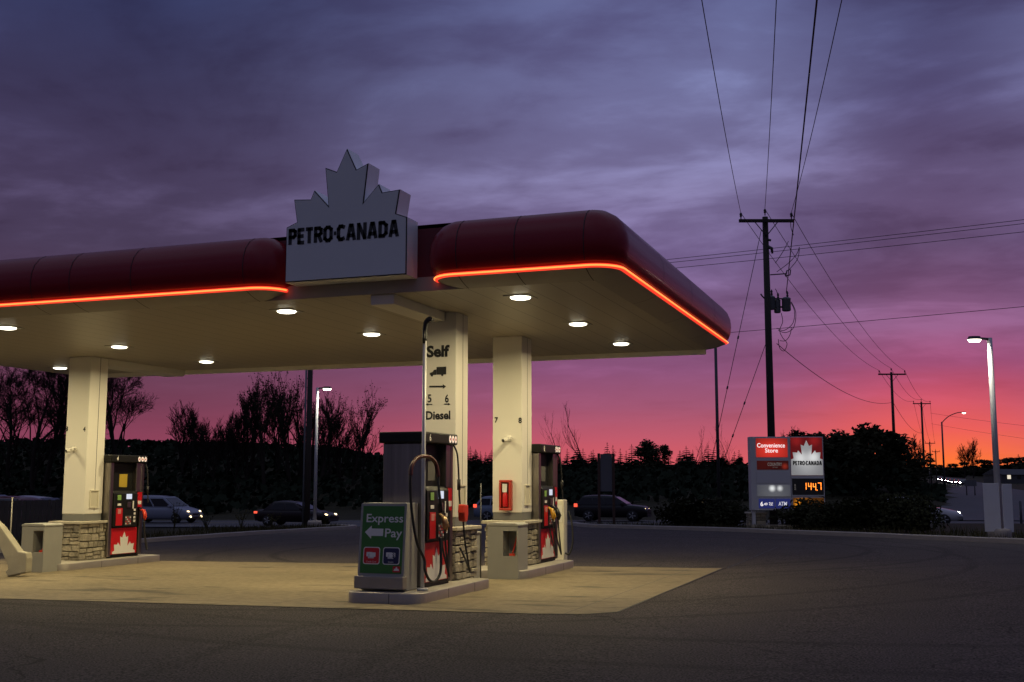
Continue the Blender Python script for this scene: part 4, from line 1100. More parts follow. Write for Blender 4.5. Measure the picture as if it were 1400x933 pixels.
# ------------------------------------------------------------------ utility poles and wires
def catenary(a, b, sag, n=24):
    a, b = Vector(a), Vector(b)
    return [a.lerp(b, i / n) - Vector((0, 0, 4 * sag * (i / n) * (1 - i / n))) for i in range(n + 1)]
WIRES = 0
def wire(pts, label, r=.016, cat='power line', group='overhead lines', name='power_line'):
    tag(MB().tube(pts, r * .72, 5).build(name, M_wire), label, cat, group)
def build_pole(px, D, ytop, r0, r1, arm_px, label, drop=.25, equip=False, tilt=0.0):
    top = at_d(px, ytop, D); base_z = ground_z(top.x, top.y)
    t = thing('utility_pole', label, 'utility pole', (top.x, top.y, base_z), 0, 'wooden utility poles along the road')
    H = top.z - base_z
    MB().tube([(0, 0, -.3), (0, 0, H * .5), (0, 0, H)], [r0, (r0 + r1) / 2, r1], 12).build('pole', M_wood, t)
    tips = []
    if arm_px:
        hw = arm_px
        m = MB(); a = -RV * hw + Vector((0, 0, H - drop)); b = RV * hw + Vector((0, 0, H - drop)); n = DH * .06
        q = [a - n - Vector((0, 0, .06)), a + n - Vector((0, 0, .06)), a + n + Vector((0, 0, .06)), a - n + Vector((0, 0, .06))]
        off = DH * -(r1 + .07)
        vs = [p + off for p in q] + [p + off + RV * 2 * hw for p in q]
        m.add(vs, [(0, 1, 2, 3), (7, 6, 5, 4), (0, 4, 5, 1), (1, 5, 6, 2), (2, 6, 7, 3), (3, 7, 4, 0)])
        ca = m.build('crossarm', M_wood, t, fix=True)
        br = MB()
        for s in (-1, 1): br.tube([RV * s * hw * .42 + off + Vector((0, 0, H - drop - .05)), off * .8 + Vector((0, 0, H - drop - .62))], .02, 5)
        br.build('arm_brace', M_metal_dk, t)
        for s, hh in ((-1, .0), (0.0, drop), (1, .0)):
            m = MB(); p = RV * s * (hw - .08) + (off if s else Vector((0, 0, 0))) + Vector((0, 0, H - drop + .06 + hh))
            m.lathe([(.02, 0), (.025, .10), (.055, .12), (.04, .17), (.06, .19), (.045, .25), (.02, .28)], p, 8); m.build('insulator', M_metal_dk, t)
            tips.append(Vector(t.location) + p + Vector((0, 0, .27)))
    return t, tips, H
PA, tipA, HA = build_pole(1046, 46, 297, .165, .115, 1.10, 'tall leaning-wire utility pole with transformers behind the price sign', .2, True)
PB, tipB, HB = build_pole(1218.5, 95, 509, .15, .10, 1.15, 'second utility pole rising over the dark round trees', .2)
PC, tipC, HC = build_pole(1259.5, 140, 549.5, .15, .11, 1.1, 'third utility pole left of the far street light', .25)
PD, tipD, HD = build_pole(1271, 200, 604, .14, .10, .9, 'short looking far utility pole behind the third one', .3)
PE, tipE, HE = build_pole(1279, 260, 616, .14, .10, .9, 'farthest utility pole against the orange glow', .3)
PA['label'] = 'tall utility pole with three grey transformers behind the price sign'
def equip_pole(t, H):
    def at(px, py): return at_d(px, py, 46 - .25) - Vector(t.location)
    for px, py, w in ((1053.5, 415, 6), (1063.5, 419, 4.5), (1075, 417, 6)):
        p = at(px, py) + (DH * .1 if px == 1063.5 else Vector((0, 0, 0))); r = w / 33.7; hgt = .52
        m = MB(); m.lathe([(r * .8, -hgt / 2), (r, -hgt / 2 + .03), (r, hgt / 2 - .05), (r * 1.05, hgt / 2 - .04), (r * 1.05, hgt / 2), (r * .6, hgt / 2 + .05)], p, 14)
        o = m.build('transformer', M_xfmr, t)
        m = MB(); m.lathe([(.03, 0), (.05, .08), (.03, .12), (.05, .17), (.02, .26)], p + Vector((r * .3, 0, hgt / 2 + .04)), 7); m.build('bushing', M_metal_dk, o)
    m = MB(); m.tube([at(1050, 420), at(1076, 420)], .04, 6); m.tube([at(1050, 408), at(1076, 409)], .03, 6); m.build('mounting_bracket', M_metal_dk, t)
    m = MB(); m.tube([at(1053, 376), at(1074, 374.5)], .025, 6); m.tube([at(1074, 378), at(1076, 370), at(1081, 369), at(1080, 376), at(1074, 378)], .028, 6); m.build('cutout_switch', M_metal_dk, t)
    m = MB(); m.tube([at(1050, 338), at(1055, 340), at(1056, 347)], [.08, .07, .04], 7); m.tube([at(1050, 328), at(1054, 329)], .05, 6); m.build('bracket_insulator', M_metal_dk, t)
    m = MB()
    m.tube([at(1046, 409), at(1042, 405), at(1040, 402)], .03, 6)
    m.build('lightning_arrester', M_metal_dk, t)
    for pts in ([(1080, 412), (1086, 425), (1084, 442), (1072, 452), (1062, 449)], [(1082, 413), (1088, 428), (1085, 448), (1074, 455), (1064, 452)], [(1068, 428), (1070, 440), (1066, 452), (1070, 462), (1076, 470), (1072, 480), (1066, 476), (1064, 464)], [(1082, 448), (1080, 458), (1074, 466), (1066, 466)], [(1048, 396), (1045, 404), (1048, 410)], [(1060, 395), (1063, 402), (1064, 412)],
                [(1060, 360), (1070, 345), (1078, 330)], [(1062, 372), (1078, 360), (1089, 348), (1093, 338)], [(1093, 340), (1090, 355), (1078, 370)], [(1081, 303), (1081.5, 312), (1085, 322)]):
        MB().tube(bez([at(*p) for p in pts], 6), .014, 5).build('jumper_cable', M_wire, t)
equip_pole(PA, HA)
# spans from the first pole back over the camera
back = Vector((.132, -.991, 0))
for i, (tp, nm) in enumerate(zip(tipA, ('left', 'middle', 'right'))):
    d = Vector((.132 + (-.016, 0.006, .016)[i] * 1.0, -.991, 0))
    pts = [tp + d * s - Vector((0, 0, .086 * s * (1 - s / 62.0))) for s in [62 * k / 30 for k in range(31)]]
    wire(pts, f'overhead power line running up from the {nm} insulator of the pole with transformers', .015)
q = at_d(1075, 400, 45.8)
wire([q + Vector((.128, -.991, 0)) * s + Vector((0, 0, -.005 * s * (1 - s / 62.0))) for s in [62 * k / 30 for k in range(31)]], 'thick overhead cable running up from the transformers out of the picture', .024)
for i, nm in enumerate(('left', 'middle', 'right')):
    wire(catenary(tipA[i], tipB[i], 1.0), f'sagging power line between first and second pole, {nm} insulators', .018)
    wire(catenary(tipB[i], tipC[i], .9), f'sagging power line between second and third pole, {nm} insulators', .022)
    wire(catenary(tipC[i], tipD[i], .9, 12), f'far power line beyond the third pole, {nm} insulators', .022)
a = at_d(1062, 470, 46); b = at_d(1221, 550, 95)
wire(catenary(a, b, .9), 'low telephone line sagging from below the transformers to the second pole', .022)
b2 = at_d(1222, 585, 95); 
wire(catenary(at_d(1221, 550, 95), at_d(1262, 592, 140), .8), 'low telephone line sagging between second and third pole', .024)
for (x0, y0, d0), (x1, y1, d1), lab in (((600, 386, 60), (1800, 252, 38), 'topmost of the three lines crossing the sky behind the canopy'), ((600, 390, 60), (1800, 258, 38), 'middle of the three lines crossing the sky behind the canopy'), ((600, 396, 60), (1800, 272, 38), 'lowest of the three close lines crossing the sky behind the canopy'), ((700, 477, 60), (1800, 380, 38), 'single line crossing the sky below the transformers')):
    wire(catenary(at_d(x0, y0, d0), at_d(x1, y1, d1), .15), lab, .017)
wire(catenary(tipC[2] - Vector((0, 0, 1.5)), at_d(1900, 610, 90), .8), 'thin line crossing behind the right lamp post', .02)
wire(catenary(tipC[2] - Vector((0, 0, 2.8)), at_d(1900, 640, 90), .8), 'lower thin line crossing behind the right lamp post', .018)
for (x0, y0), (x1, y1), g0, lab in (((1041, 314), (953, 684), (959, 663), 'guy wire from the pole top down to its left anchor'), ((1052, 456), (957, 684), (966, 668), 'guy wire from under the transformers to the ground')):
    p, q = at_d(x0, y0, 46), at_d(x1, y1, 44); q.z = ground_z(q.x, q.y)
    m = thing('guy_wire', lab, 'guy wire', q, 0, 'guy wires of the transformer pole')
    MB().tube([(0, 0, 0), p - q], .013, 5).build('cable', M_wire, m)
    dv = (p - q).normalized(); MB().tube([dv * .45, dv * 1.05], .035, 8).build('guard_sleeve', mat('yellow_guard', (.40, .26, .05), .5), m)
    for f in (.45, .62): MB().tube([(p - q) * f, (p - q) * f + dv * .12], .035, 6).build('strain_insulator', M_metal_dk, m)

def plain_pole(px, D, ytop, r, label, name='dark_pole', conduit=False):
    p = at_d(px, ytop, D); gz = ground_z(p.x, p.y)
    t = thing(name, label, 'pole', (p.x, p.y, gz))
    MB().tube([(0, 0, -.2), (0, 0, p.z - gz)], [r, r * .85], 12).build('shaft', M_metal_dk if not conduit else M_wood, t)
    if conduit:
        c = -RV * (r + .05) - DH * .02
        MB().tube([c + Vector((0, 0, 0)), c + Vector((0, 0, p.z - gz - .5))], .05, 8).build('cable_conduit', mat('grey_conduit', (.12, .13, .15), .5), t)
plain_pole(425, 58, 470, .15, 'dark pole with a grey conduit left of the back lamp post', 'conduit_pole', True)
plain_pole(978, 50, 462, .075, 'thin black pole rising behind the right end of the canopy', 'thin_pole')

def street_light(px, D, ybase, ytop, dxl, dyl, label):
    p = at_d(px, ytop, D); gz = ground_z(p.x, p.y); k = D / FPX
    t = thing('street_light', label, 'street light', (p.x, p.y, gz)); H = p.z - gz
    MB().tube([(0, 0, 0), (0, 0, H)], [.11, .08], 8).build('pole', M_metal_dk, t)
    MB().tube(bez([Vector((0, 0, H - .1)), RV * dxl * k * .3 + Vector((0, 0, H + dyl * k * .55)), RV * dxl * k * .7 + Vector((0, 0, H + dyl * k * .95)), RV * dxl * k + Vector((0, 0, H + dyl * k))], 5), .05, 6).build('arm', M_metal_dk, t)
    e = RV * dxl * k + Vector((0, 0, H + dyl * k)); hd = MB(); hd.lathe([(.05, .06), (.22, .02), (.24, -.03), (.2, -.06)], e, 10); h = hd.build('lamp_head', M_metal_dk, t)
    MB().lathe([(.2, -.061), (.16, -.12), (.05, -.15)], e, 10).build('lens', M_lens2, h)
street_light(1287.5, 120, 640, 577, 31, 13, 'curved arm street light with lit head beside the far road')

# board between two posts beyond the lot
def build_board():
    b = at_d(829, 716, 54); gz = ground_z(b.x, b.y)
    t = thing('hoarding', 'dark blank board between two posts beyond the lot', 'sign board', (b.x, b.y, gz), YAW); k = 54 / FPX
    for s in (-9.5, 10.5): MB().box(s * k - .06, s * k + .06, -.06, .06, -.1, (716 - 618) * k - (b.z - gz) * 0 + .1).build('post', mat('rusty_post', (.06, .03, .02), .8, var=.3, vscale=4), t)
    MB().box(-7.4 * k, 8.4 * k, -.03, .03, (716 - 667) * k, (716 - 616) * k).build('board', mat('dark_board', (.10, .10, .11), .6, var=.1, vscale=2), t)
build_board()

# small far signs by the side road
def far_sign(px, py, D, w, h, label, lit=False):
    p = at_d(px, py, D); gz = ground_z(p.x, p.y); k = D / FPX
    t = thing('road_sign', label, 'road sign', (p.x, p.y, gz), YAW)
    z = p.z - gz
    MB().box(-w * k / 2, w * k / 2, -.03, .03, z - h * k / 2, z + h * k / 2).build('sign_plate', mat('grey_back_plate', (.10, .10, .11), .5), t)
    for s in (-.35, .35): MB().tube([(s * w * k, .04, 0), (s * w * k, .04, z + h * k / 2 - .02)], .05, 6).build('leg', M_metal_dk, t)
far_sign(1327, 661, 100, 16, 8, 'dark road sign on two legs beside the side road')
tag(MB().tube([(0, 0, -.1), (0, 0, 1.25)], .06, 8).build('bollard', M_metal_dk), 'dark slim bollard by the road at the right edge', 'bollard').location = (lambda p: (p.x, p.y, ground_z(p.x, p.y)))(at_d(1395, 690, 55))

def lantern():
    p = at_d(1270.5, 638, 110); gz = ground_z(p.x, p.y)
    t = thing('lantern_post', 'small glowing lantern on a post in the dark bushes', 'lantern', (p.x, p.y, gz)); H = p.z - gz
    MB().tube([(0, 0, 0), (0, 0, H - .15)], .05, 6).build('post', M_metal_dk, t)
    MB().lathe([(.05, H - .16), (.13, H - .05), (.13, H + .12), (.04, H + .2)], n=10).build('lantern_glass', mat('amber_lantern', (.8, .5, .2), .4, emit=(1, .55, .2), estr=4), t)
lantern()

def far_building(px, D, w, h, label, lit):
    p = at_d(px, 650, D); gz = ground_z(p.x, p.y)
    t = thing('far_building', label, 'building', (p.x, p.y, gz), YAW + R(12))
    wl = MB().box(-w / 2, w / 2, -4, 4, -.5, h).build('wall', mat('dim_siding', (.06, .06, .065), .7, var=.1, vscale=.5), t)
    m = MB(); m.prism([(-4.4, h + .01), (4.4, h + .01), (0, h + 1.5)], (-w / 2 - .3, 0, 0), (0, 1, 0), (0, 0, 1), w + .6); m.build('roof', mat('dark_roof', (.05, .05, .055), .8), t)
    for i in range(3):
        x = (i - 1) * w * .3
        MB().box(x - .5, x + .5, -4.06, -4.002, 1.1, 2.1).build('window', mat('lit_far_window', (.5, .5, .45), .5, emit=(1, .9, .7), estr=.8) if i in lit else M_glass, t)
far_building(1380, 300, 10, 2.2, 'small dark building with two lit windows far beyond the road', (0, 2))

# ------------------------------------------------------------------ vehicles
def build_car(kind, paint, head=None, tail=None, name='parked_car', label='', cat='car', group=None, fog=False):
    """local: +x forward, +y left, z up"""
    t = thing(name, label, cat, (0, 0, 0), 0, group)
    if kind == 'van': L, W, H, belt, hood = 5.0, 1.95, 1.76, 1.02, 1.02
    elif kind == 'suv': L, W, H, belt, hood = 4.45, 1.82, 1.56, .99, .98
    else: L, W, H, belt, hood = 4.65, 1.80, 1.46, .92, .90
    h = L / 2; hw = W / 2
    if kind == 'van':
        top = [(-h, .9), (-h + .05, belt), (h - 1.35, belt), (h - .9, hood), (h - .25, .86), (h, .66)]
        gb = [(-h + .08, h - 1.0), (-h + .28, h - 2.05)]
    elif kind == 'suv':
        top = [(-h, .9), (-h + .05, belt), (h - 1.4, belt), (h - 1.0, hood), (h - .25, .90), (h, .68)]
        gb = [(-h + .06, h - 1.15), (-h + .5, h - 2.0)]
    else:
        top = [(-h, .80), (-h + .12, .92), (-h + .6, belt), (h - 1.45, belt), (h - .9, hood * .97), (h - .2, .72), (h, .56)]
        gb = [(-h + .55, h - 1.25), (-h + 1.2, h - 2.15)]
    xs = sorted(set([p[0] for p in top] + [lerp(-h, h, i / 14) for i in range(15)]))
    rows = []
    for x in xs:
        zt = interp(x, top); e = abs(x) / h; wv = hw * (1 - .10 * max(0, (e - .72) / .28) ** 2 - (.0))
        zb = .24 + .10 * max(0, (e - .85) / .15)
        half = [(wv * .86, zb), (wv * .97, zb + .16), (wv, lerp(zb, zt, .5)), (wv * .985, lerp(zb, zt, .72)), (wv * .95, zt - .06), (wv * .88, zt - .012), (wv * .5, zt + .012), (0, zt + .018)]
        rows.append([(x, y, z) for y, z in half] + [(x, -y, z) for y, z in reversed(half[:-1])])
    b = MB(); b.strip(rows, 0, True, closed=True); k = len(rows[0])
    b.add(rows[0], [tuple(range(k))]); b.add(rows[-1], [tuple(range(k - 1, -1, -1))])
    body = b.build('body', paint, t, fix=True)
    (b0, b1), (t0, t1) = gb
    # greenhouse
    g = MB(); rows = []
    n = 8
    for i in range(n + 1):
        s = i / n
        x_b, x_t = lerp(b0, b1, s), lerp(t0, t1, s)
        zt = H - .05 * (2 * s - 1) ** 2 - (.06 * s if kind == 'sedan' else .0)
        rows.append([(x_b, hw * .93, belt - .03), (lerp(x_b, x_t, .85), hw * .80, lerp(belt, zt, .85)), (x_t, hw * .70, zt - .015), (x_t, 0, zt + .02), (x_t, -hw * .70, zt - .015), (lerp(x_b, x_t, .85), -hw * .80, lerp(belt, zt, .85)), (x_b, -hw * .93, belt - .03)])
    g.strip(rows, 0, True); g.add(rows[0], [tuple(range(7))]); g.add(rows[-1], [tuple(range(6, -1, -1))])
    g.build('roof', paint, t, fix=True)
    def gp(s, v, side):
        x = lerp(lerp(b0, b1, s), lerp(t0, t1, s), v); y = lerp(hw * .93, hw * .80, v / .85) ; z = lerp(belt - .03, H - .05, v * 1.0)
        return Vector((x, side * (y + .012), z))
    cuts = [(.05, .30), (.33, .60), (.63, .95)] if kind != 'sedan' else [(.14, .50), (.53, .88)]
    for side in (-1, 1):
        for a, c in cuts:
            w = MB(); q = [gp(a, .10, side), gp(c, .10, side), gp(c - (.0 if c < .9 else .0), .80, side), gp(a, .80, side)]
            nrm = Vector((0, side * .012, .003)); w.add(q + [p - nrm for p in q], [(0, 1, 2, 3), (7, 6, 5, 4), (0, 4, 5, 1), (1, 5, 6, 2), (2, 6, 7, 3), (3, 7, 4, 0)])
            w.build('side_window', M_glass, t, fix=True)
    for s, nm, dx in ((1, 'windscreen', .014), (0, 'rear_window', -.014)):
        xb, xt = (b1, t1) if s else (b0, t0)
        q = [Vector((lerp(xb, xt, .12) + dx, hw * .80, lerp(belt, H, .12))), Vector((lerp(xb, xt, .12) + dx, -hw * .80, lerp(belt, H, .12))), Vector((lerp(xb, xt, .88) + dx, -hw * .68, lerp(belt, H - .05, .88))), Vector((lerp(xb, xt, .88) + dx, hw * .68, lerp(belt, H - .05, .88)))]
        nrm = Vector((dx, 0, .004)); w = MB(); w.add(q + [p - nrm for p in q], [(0, 1, 2, 3), (7, 6, 5, 4), (0, 4, 5, 1), (1, 5, 6, 2), (2, 6, 7, 3), (3, 7, 4, 0)])
        w.build(nm, M_glass, t, fix=True)
    rw = .34 if kind != 'sedan' else .31
    for sx in (-1, 1):
        for sy in (-1, 1):
            cx = sx * (h - .88); cy = sy * (hw - .10)
            w = MB(); w.tube([(cx, cy - sy * .10, rw), (cx, cy + sy * .07, rw), (cx, cy + sy * .105, rw)], [rw, rw, rw * .9], 20)
            wo = w.build('wheel', M_tyre, t)
            r_ = MB(); r_.tube([(cx, cy + sy * .1055, rw), (cx, cy + sy * .112, rw)], rw * .22, 10)
            for k in range(5):
                a = 2 * math.pi * k / 5; e = Vector((math.cos(a), 0, math.sin(a)))
                r_.tube([Vector((cx, cy + sy * .11, rw)) + e * rw * .15, Vector((cx, cy + sy * .11, rw)) + e * rw * .66], .035, 5)
            r_.build('rim', M_rim, wo)
    for sy in (-1, 1):
        m = MB(); m.lathe([(.02, -.07), (.12, -.06), (.15, 0), (.11, .06), (.02, .07)], (h - .30, sy * (hw - .30), .70 if kind != 'sedan' else .62), 10)
        m.v = [((x - (h - .30)) * .9 + h - .30 + .09, (y - sy * (hw - .30)) * 1.25 + sy * (hw - .30), z + .03) for x, y, z in m.v]
        m.build('headlight', head or M_rim, t)
        m = MB(); m.box(-h - .012, -h + .20, min(sy * (hw - .22), sy * (hw - .04)), max(sy * (hw - .22), sy * (hw - .04)), .86 if kind != 'sedan' else .72, 1.06 if kind != 'sedan' else .84)
        m.build('tail_light', tail or mat('tail_light_off', (.12, .01, .01), .3), t, bevel=.01)
        m = MB(); m.box(b1 - .42, b1 - .26, min(sy * hw * .96, sy * hw * 1.12), max(sy * hw * .96, sy * hw * 1.12), belt, belt + .14); m.build('wing_mirror', paint, t, bevel=.03)
        if fog:
            m = MB(); m.lathe([(.02, -.06), (.075, -.04), (.075, .04), (.02, .06)], (h + .0, sy * (hw - .35), .42), 8); m.build('fog_lamp', M_head, t)
    m = MB(); m.box(h - .12, h + .03, -hw * .72, hw * .72, .28, .42); m.box(h - .1, h + .012, -hw * .4, hw * .4, .50, .62); m.box(-h - .03, -h + .1, -hw * .75, hw * .75, .30, .46); m.build('bumper_trim', M_darkplastic, t, bevel=.01)
    return t
ROAD_RZ = YAW + math.atan2(-0.3, 1)
def place(t, px, D, off=None, rz=ROAD_RZ, z=None):
    p = at_d(px, 700, D); t.location = (p.x, p.y, ground_z(p.x, p.y) + .006 if z is None else z); t.rotation_euler = (0, 0, rz)
paint_white = mat('silver_white_paint', (.20, .22, .28), .4, coat=.25)
paint_black = mat('black_car_paint', (.006, .005, .006), .4, coat=.12, spec=.25)
paint_blue = mat('grey_blue_paint', (.13, .17, .24), .35, coat=.3)
paint_dkred = mat('maroon_paint', (.10, .012, .014), .3, coat=.5)
paint_navy = mat('navy_paint', (.012, .018, .07), .3, coat=.5)
place(build_car('van', paint_white, M_head, None, 'minivan', 'silver minivan with lit headlights and fog lamps behind the left pump', 'minivan', 'cars on the road', True), 222, 74)
place(build_car('suv', paint_black, M_head, M_tail, 'black_suv', 'black SUV with lit headlights behind the two-post board', 'car', 'cars on the road'), 838, 69)
place(build_car('sedan', mat('black_maroon_paint', (.012, .006, .007), .4, coat=.12, spec=.25), M_head, M_tail, 'dark_car', 'dark car with red tail light behind the back lamp post', 'car', 'cars on the road'), 406, 66)
place(build_car('suv', paint_blue, None, M_tail, 'blue_suv', 'grey blue SUV seen between the diesel column and the bin', 'car', 'cars on the road'), 700, 70)
place(build_car('sedan', mat('white_paint', (.5, .5, .52), .35, coat=.5), M_headw, None, 'white_car', 'white car half hidden behind the hedge right of the price sign', 'car', 'cars on the road'), 1248, 58.5)
# parked beyond the fence on the far left
def parked(kind, paint, px, D, rz, label):
    t = build_car(kind, paint, None, None, 'parked_car', label, 'car', 'cars parked behind the fence'); place(t, px, D, rz=rz)
parked('sedan', mat('pale_paint', (.40, .41, .45), .35, coat=.5), 58, 47, YAW + R(-8), 'pale parked car behind the dark fence, right of the maroon one')
parked('suv', paint_navy, -14, 46, YAW + R(-8), 'dark blue parked car behind the fence at the left edge')
parked('sedan', paint_dkred, 30, 42.5, YAW + R(80), 'maroon parked car seen end-on behind the dark fence')
# oncoming traffic far up the side road
proto = build_car('sedan', paint_black, mat('distant_headlight', (.9, .9, .9), .2, emit=(1.0, .97, .85), estr=260.0), None, 'distant_car', 'distant car with lit headlights, nearest in the queue on the side road', 'car', 'queue of cars far up the side road')
queue = [(1316, 238, 'nearest in the queue on the side road'), (1310, 252, 'second in the queue, just left of the nearest'), (1304, 266, 'third from the front of the queue'), (1299, 280, 'fourth from the front of the queue'), (1295, 296, 'under the brightest glare of the queue'), (1290, 314, 'second from the left end of the queue'), (1285, 334, 'at the left end of the queue')]
for i, (px, D, nm) in enumerate(queue):
    c = proto if i == 0 else copy_tree(proto)
    p = at_d(px, 660, D); c.location = (p.x, p.y, ground_z(p.x, p.y) + .06); c.rotation_euler = (0, 0, math.atan2(-p.y, -p.x) + R(4)); c['label'] = 'distant car with lit headlights, ' + nm

# ------------------------------------------------------------------ fence
def build_fence():
    a = at_d(-30, 700, 36); b = at_d(86, 700, 38)
    a.z = b.z = 0; n = int((b - a).length / 2.0)
    gz = ground_z((a.x + b.x) / 2, (a.y + b.y) / 2)
    t = thing('board_fence', 'dark vertical board fence behind the left grey bin', 'fence', (a.x, a.y, gz))
    d = (b - a); L = d.length; d.normalize(); s = Vector((-d.y, d.x, 0)); rnd = random.Random(8)
    m = MB(); x = 0
    while x < L:
        w = .14; h = 1.32 + rnd.uniform(-.015, .015); p = d * x; q = d * (x + w - .012); o = s * rnd.uniform(0, .008)
        vs = [p + o, q + o, q + o + s * .02, p + o + s * .02]; vs = vs + [v + Vector((0, 0, h)) for v in vs]
        m.add(vs, [(0, 1, 5, 4), (1, 2, 6, 5), (2, 3, 7, 6), (3, 0, 4, 7), (4, 5, 6, 7)]); x += w
    m.build('boards', M_fence, t)
    for i in range(n + 1):
        p = d * (L * i / n) + s * .08; m = MB(); m.box(p.x - .06, p.x + .06, p.y - .06, p.y + .06, 0, 1.42); m.build('fence_post', M_fence, t)
    m = MB(); r0 = s * .035
    for z in (.35, 1.05):
        vs = [r0 + Vector((0, 0, z)), d * L + r0 + Vector((0, 0, z)), d * L + r0 * 2 + Vector((0, 0, z)), r0 * 2 + Vector((0, 0, z))]; vs += [v + Vector((0, 0, .09)) for v in vs]
        m.add(vs, [(0, 1, 5, 4), (1, 2, 6, 5), (2, 3, 7, 6), (3, 0, 4, 7), (4, 5, 6, 7), (3, 2, 1, 0)])
    m.build('rail', M_fence, t)
build_fence()

# ------------------------------------------------------------------ trees
def bare_tree_mesh(seed, H, lean=0.0, spread=.5, levels=5, kids=(3, 4), leafy=0, min_r=.011, up=.35, low=.22, extra=3, tr=.020):
    rnd = random.Random(seed); trunk = MB(); crown = MB(); leaves = []
    def branch(p, d, L, r, lev):
        n = 4 if lev < 2 else 3; pts = [p]; q = p.copy(); dd = d.copy()
        for i in range(n):
            dd = (dd + Vector((rnd.gauss(0, .12), rnd.gauss(0, .12), rnd.gauss(0, .08) + up * .12))).normalized()
            q = q + dd * L / n; pts.append(q.copy())
        rs = [max(min_r, lerp(r, r * .45, i / n)) for i in range(n + 1)]
        (trunk if lev == 0 else crown).tube(pts, rs, 7 if lev == 0 else (4 if lev < 3 else 3), caps=False)
        if lev >= levels:
            if leafy:
                for _ in range(leafy): leaves.append(pts[rnd.randrange(1, n + 1)] + Vector((rnd.gauss(0, .12), rnd.gauss(0, .12), rnd.gauss(0, .12))))
            return
        k = rnd.randint(*kids) + (extra if lev == 0 else 0)
        for j in range(k):
            s = rnd.uniform(.30, 1.0) if lev else rnd.uniform(low, 1.0)
            idx = min(n - 1, int(s * n)); f = s * n - idx; pp = pts[idx].lerp(pts[idx + 1], f)
            ax = dd.orthogonal().normalized(); ax.rotate(Matrix.Rotation(rnd.uniform(0, 6.28), 3, dd))
            nd = (dd + ax * rnd.uniform(spread * .7, spread * 1.5)).normalized()
            branch(pp, nd, L * rnd.uniform(.45, .70) * (1.0 if lev else (1.15 - .55 * s)), max(min_r, rs[idx] * rnd.uniform(.45, .62)), lev + 1)
    branch(Vector((0, 0, 0)), Vector((lean, 0, 1)).normalized(), H * .72, H * tr, 0)
    if leaves:
        for p in leaves:
            a = Vector((rnd.gauss(0, 1), rnd.gauss(0, 1), rnd.gauss(0, 1))).normalized() * .09; b = a.orthogonal().normalized() * .07
            crown.add([p - a, p - b, p + a, p + b], [(0, 1, 2, 3)], 1)
    return trunk, crown
def make_bare(seed, label, **k):
    t = thing('bare_tree', label, 'tree', (0, 0, 0), 0, 'bare trees on the bank')
    tr, cr = bare_tree_mesh(seed, **k)
    tr.build('trunk', M_bark, t); cr.build('crown', [M_bark, M_leaf], t)
    return t
def plant(t, px, D, s=1.0, rz=0.0, sink=.1):
    p = at_d(px, 640, D); t.location = (p.x, p.y, ground_z(p.x, p.y) - sink); t.scale = (s, s, s); t.rotation_euler = (0, 0, rz)
def copy_to(src, px, D, s, rz, label, sink=.1):
    c = copy_tree(src); plant(c, px, D, s, rz, sink); c['label'] = label; return c
T1 = make_bare(11, 'broad bare tree just right of the column numbered 3 and 4', H=11.5, spread=.60, levels=5, kids=(4, 5), low=.10, extra=6, min_r=.013)
plant(T1, 163, 104, 1.0, .4)
T2 = make_bare(23, 'tall bare tree left of the column numbered 3 and 4', H=13, spread=.45, levels=5, kids=(4, 4), lean=-.12, low=.10, extra=6, min_r=.013)
plant(T2, 62, 104, 1.0, 1.0)
T3 = make_bare(31, 'leaning bare tree second from the left edge', H=12, spread=.5, levels=5, kids=(4, 4), lean=-.16, low=.08, extra=7, min_r=.013); plant(T3, 47, 100, 1.0, 0)
copy_to(T1, 12, 110, .92, 2.2, 'bare tree with fine twigs at the left edge')
copy_to(T2, 90, 112, .85, 3.9, 'bare tree partly hidden by the column numbered 3 and 4')
copy_to(T3, 128, 118, .8, 2.6, 'bare tree hidden behind the column numbered 3 and 4')
T4 = make_bare(47, 'bare sapling at the left end of the low row', H=6.0, spread=.36, levels=4, kids=(4, 5), up=.7, min_r=.014, low=.05, extra=6)
plant(T4, 250, 106, 1.0, .3)
T5 = make_bare(58, 'tall half bare poplar with some leaves left of the dark pole', H=9.6, spread=.24, levels=4, kids=(3, 4), leafy=1, up=1.1, min_r=.011, low=.08, extra=8)
plant(T5, 396, 100, 1.0, 0)
rnd = random.Random(77)
low = [(262, .72, T4, 'thin twiggy sapling second from the left of the low row'), (275, .66, T4, 'small bushy bare sapling third in the low row'), (292, .62, T4, 'small rounded bare sapling fourth in the low row'), (310, .66, T4, 'dense low bare sapling in the middle of the low row'), (322, .70, T4, 'dense low bare sapling left of the tall poplars'),
       (345, .80, T5, 'medium poplar with loose leaves left of the tallest one'), (362, .84, T5, 'slim poplar between two leafy ones'), (335, .95, T4, 'wide bare sapling below the medium poplar'), (378, .90, T4, 'spreading bare sapling under the tallest poplar'), (412, .74, T5, 'poplar half hidden by the dark pole'), (441, .68, T5, 'poplar behind the lit lamp post'), (452, .84, T4, 'bare sapling just right of the lit lamp post'), (466, .66, T4, 'low bare sapling between lamp post and pump'), (483, .72, T5, 'slim leafy sapling left of the pump numbered 6'), (495, .60, T4, 'last low bare sapling before the pump numbered 6'), (426, .8, T4, 'bare sapling behind the dark pole with conduit')]
for px, s, src, lab in low: copy_to(src, px, 102 + rnd.uniform(-4, 8), s * (1.3 if src is T4 else 1.12), rnd.uniform(0, 6.28), lab)

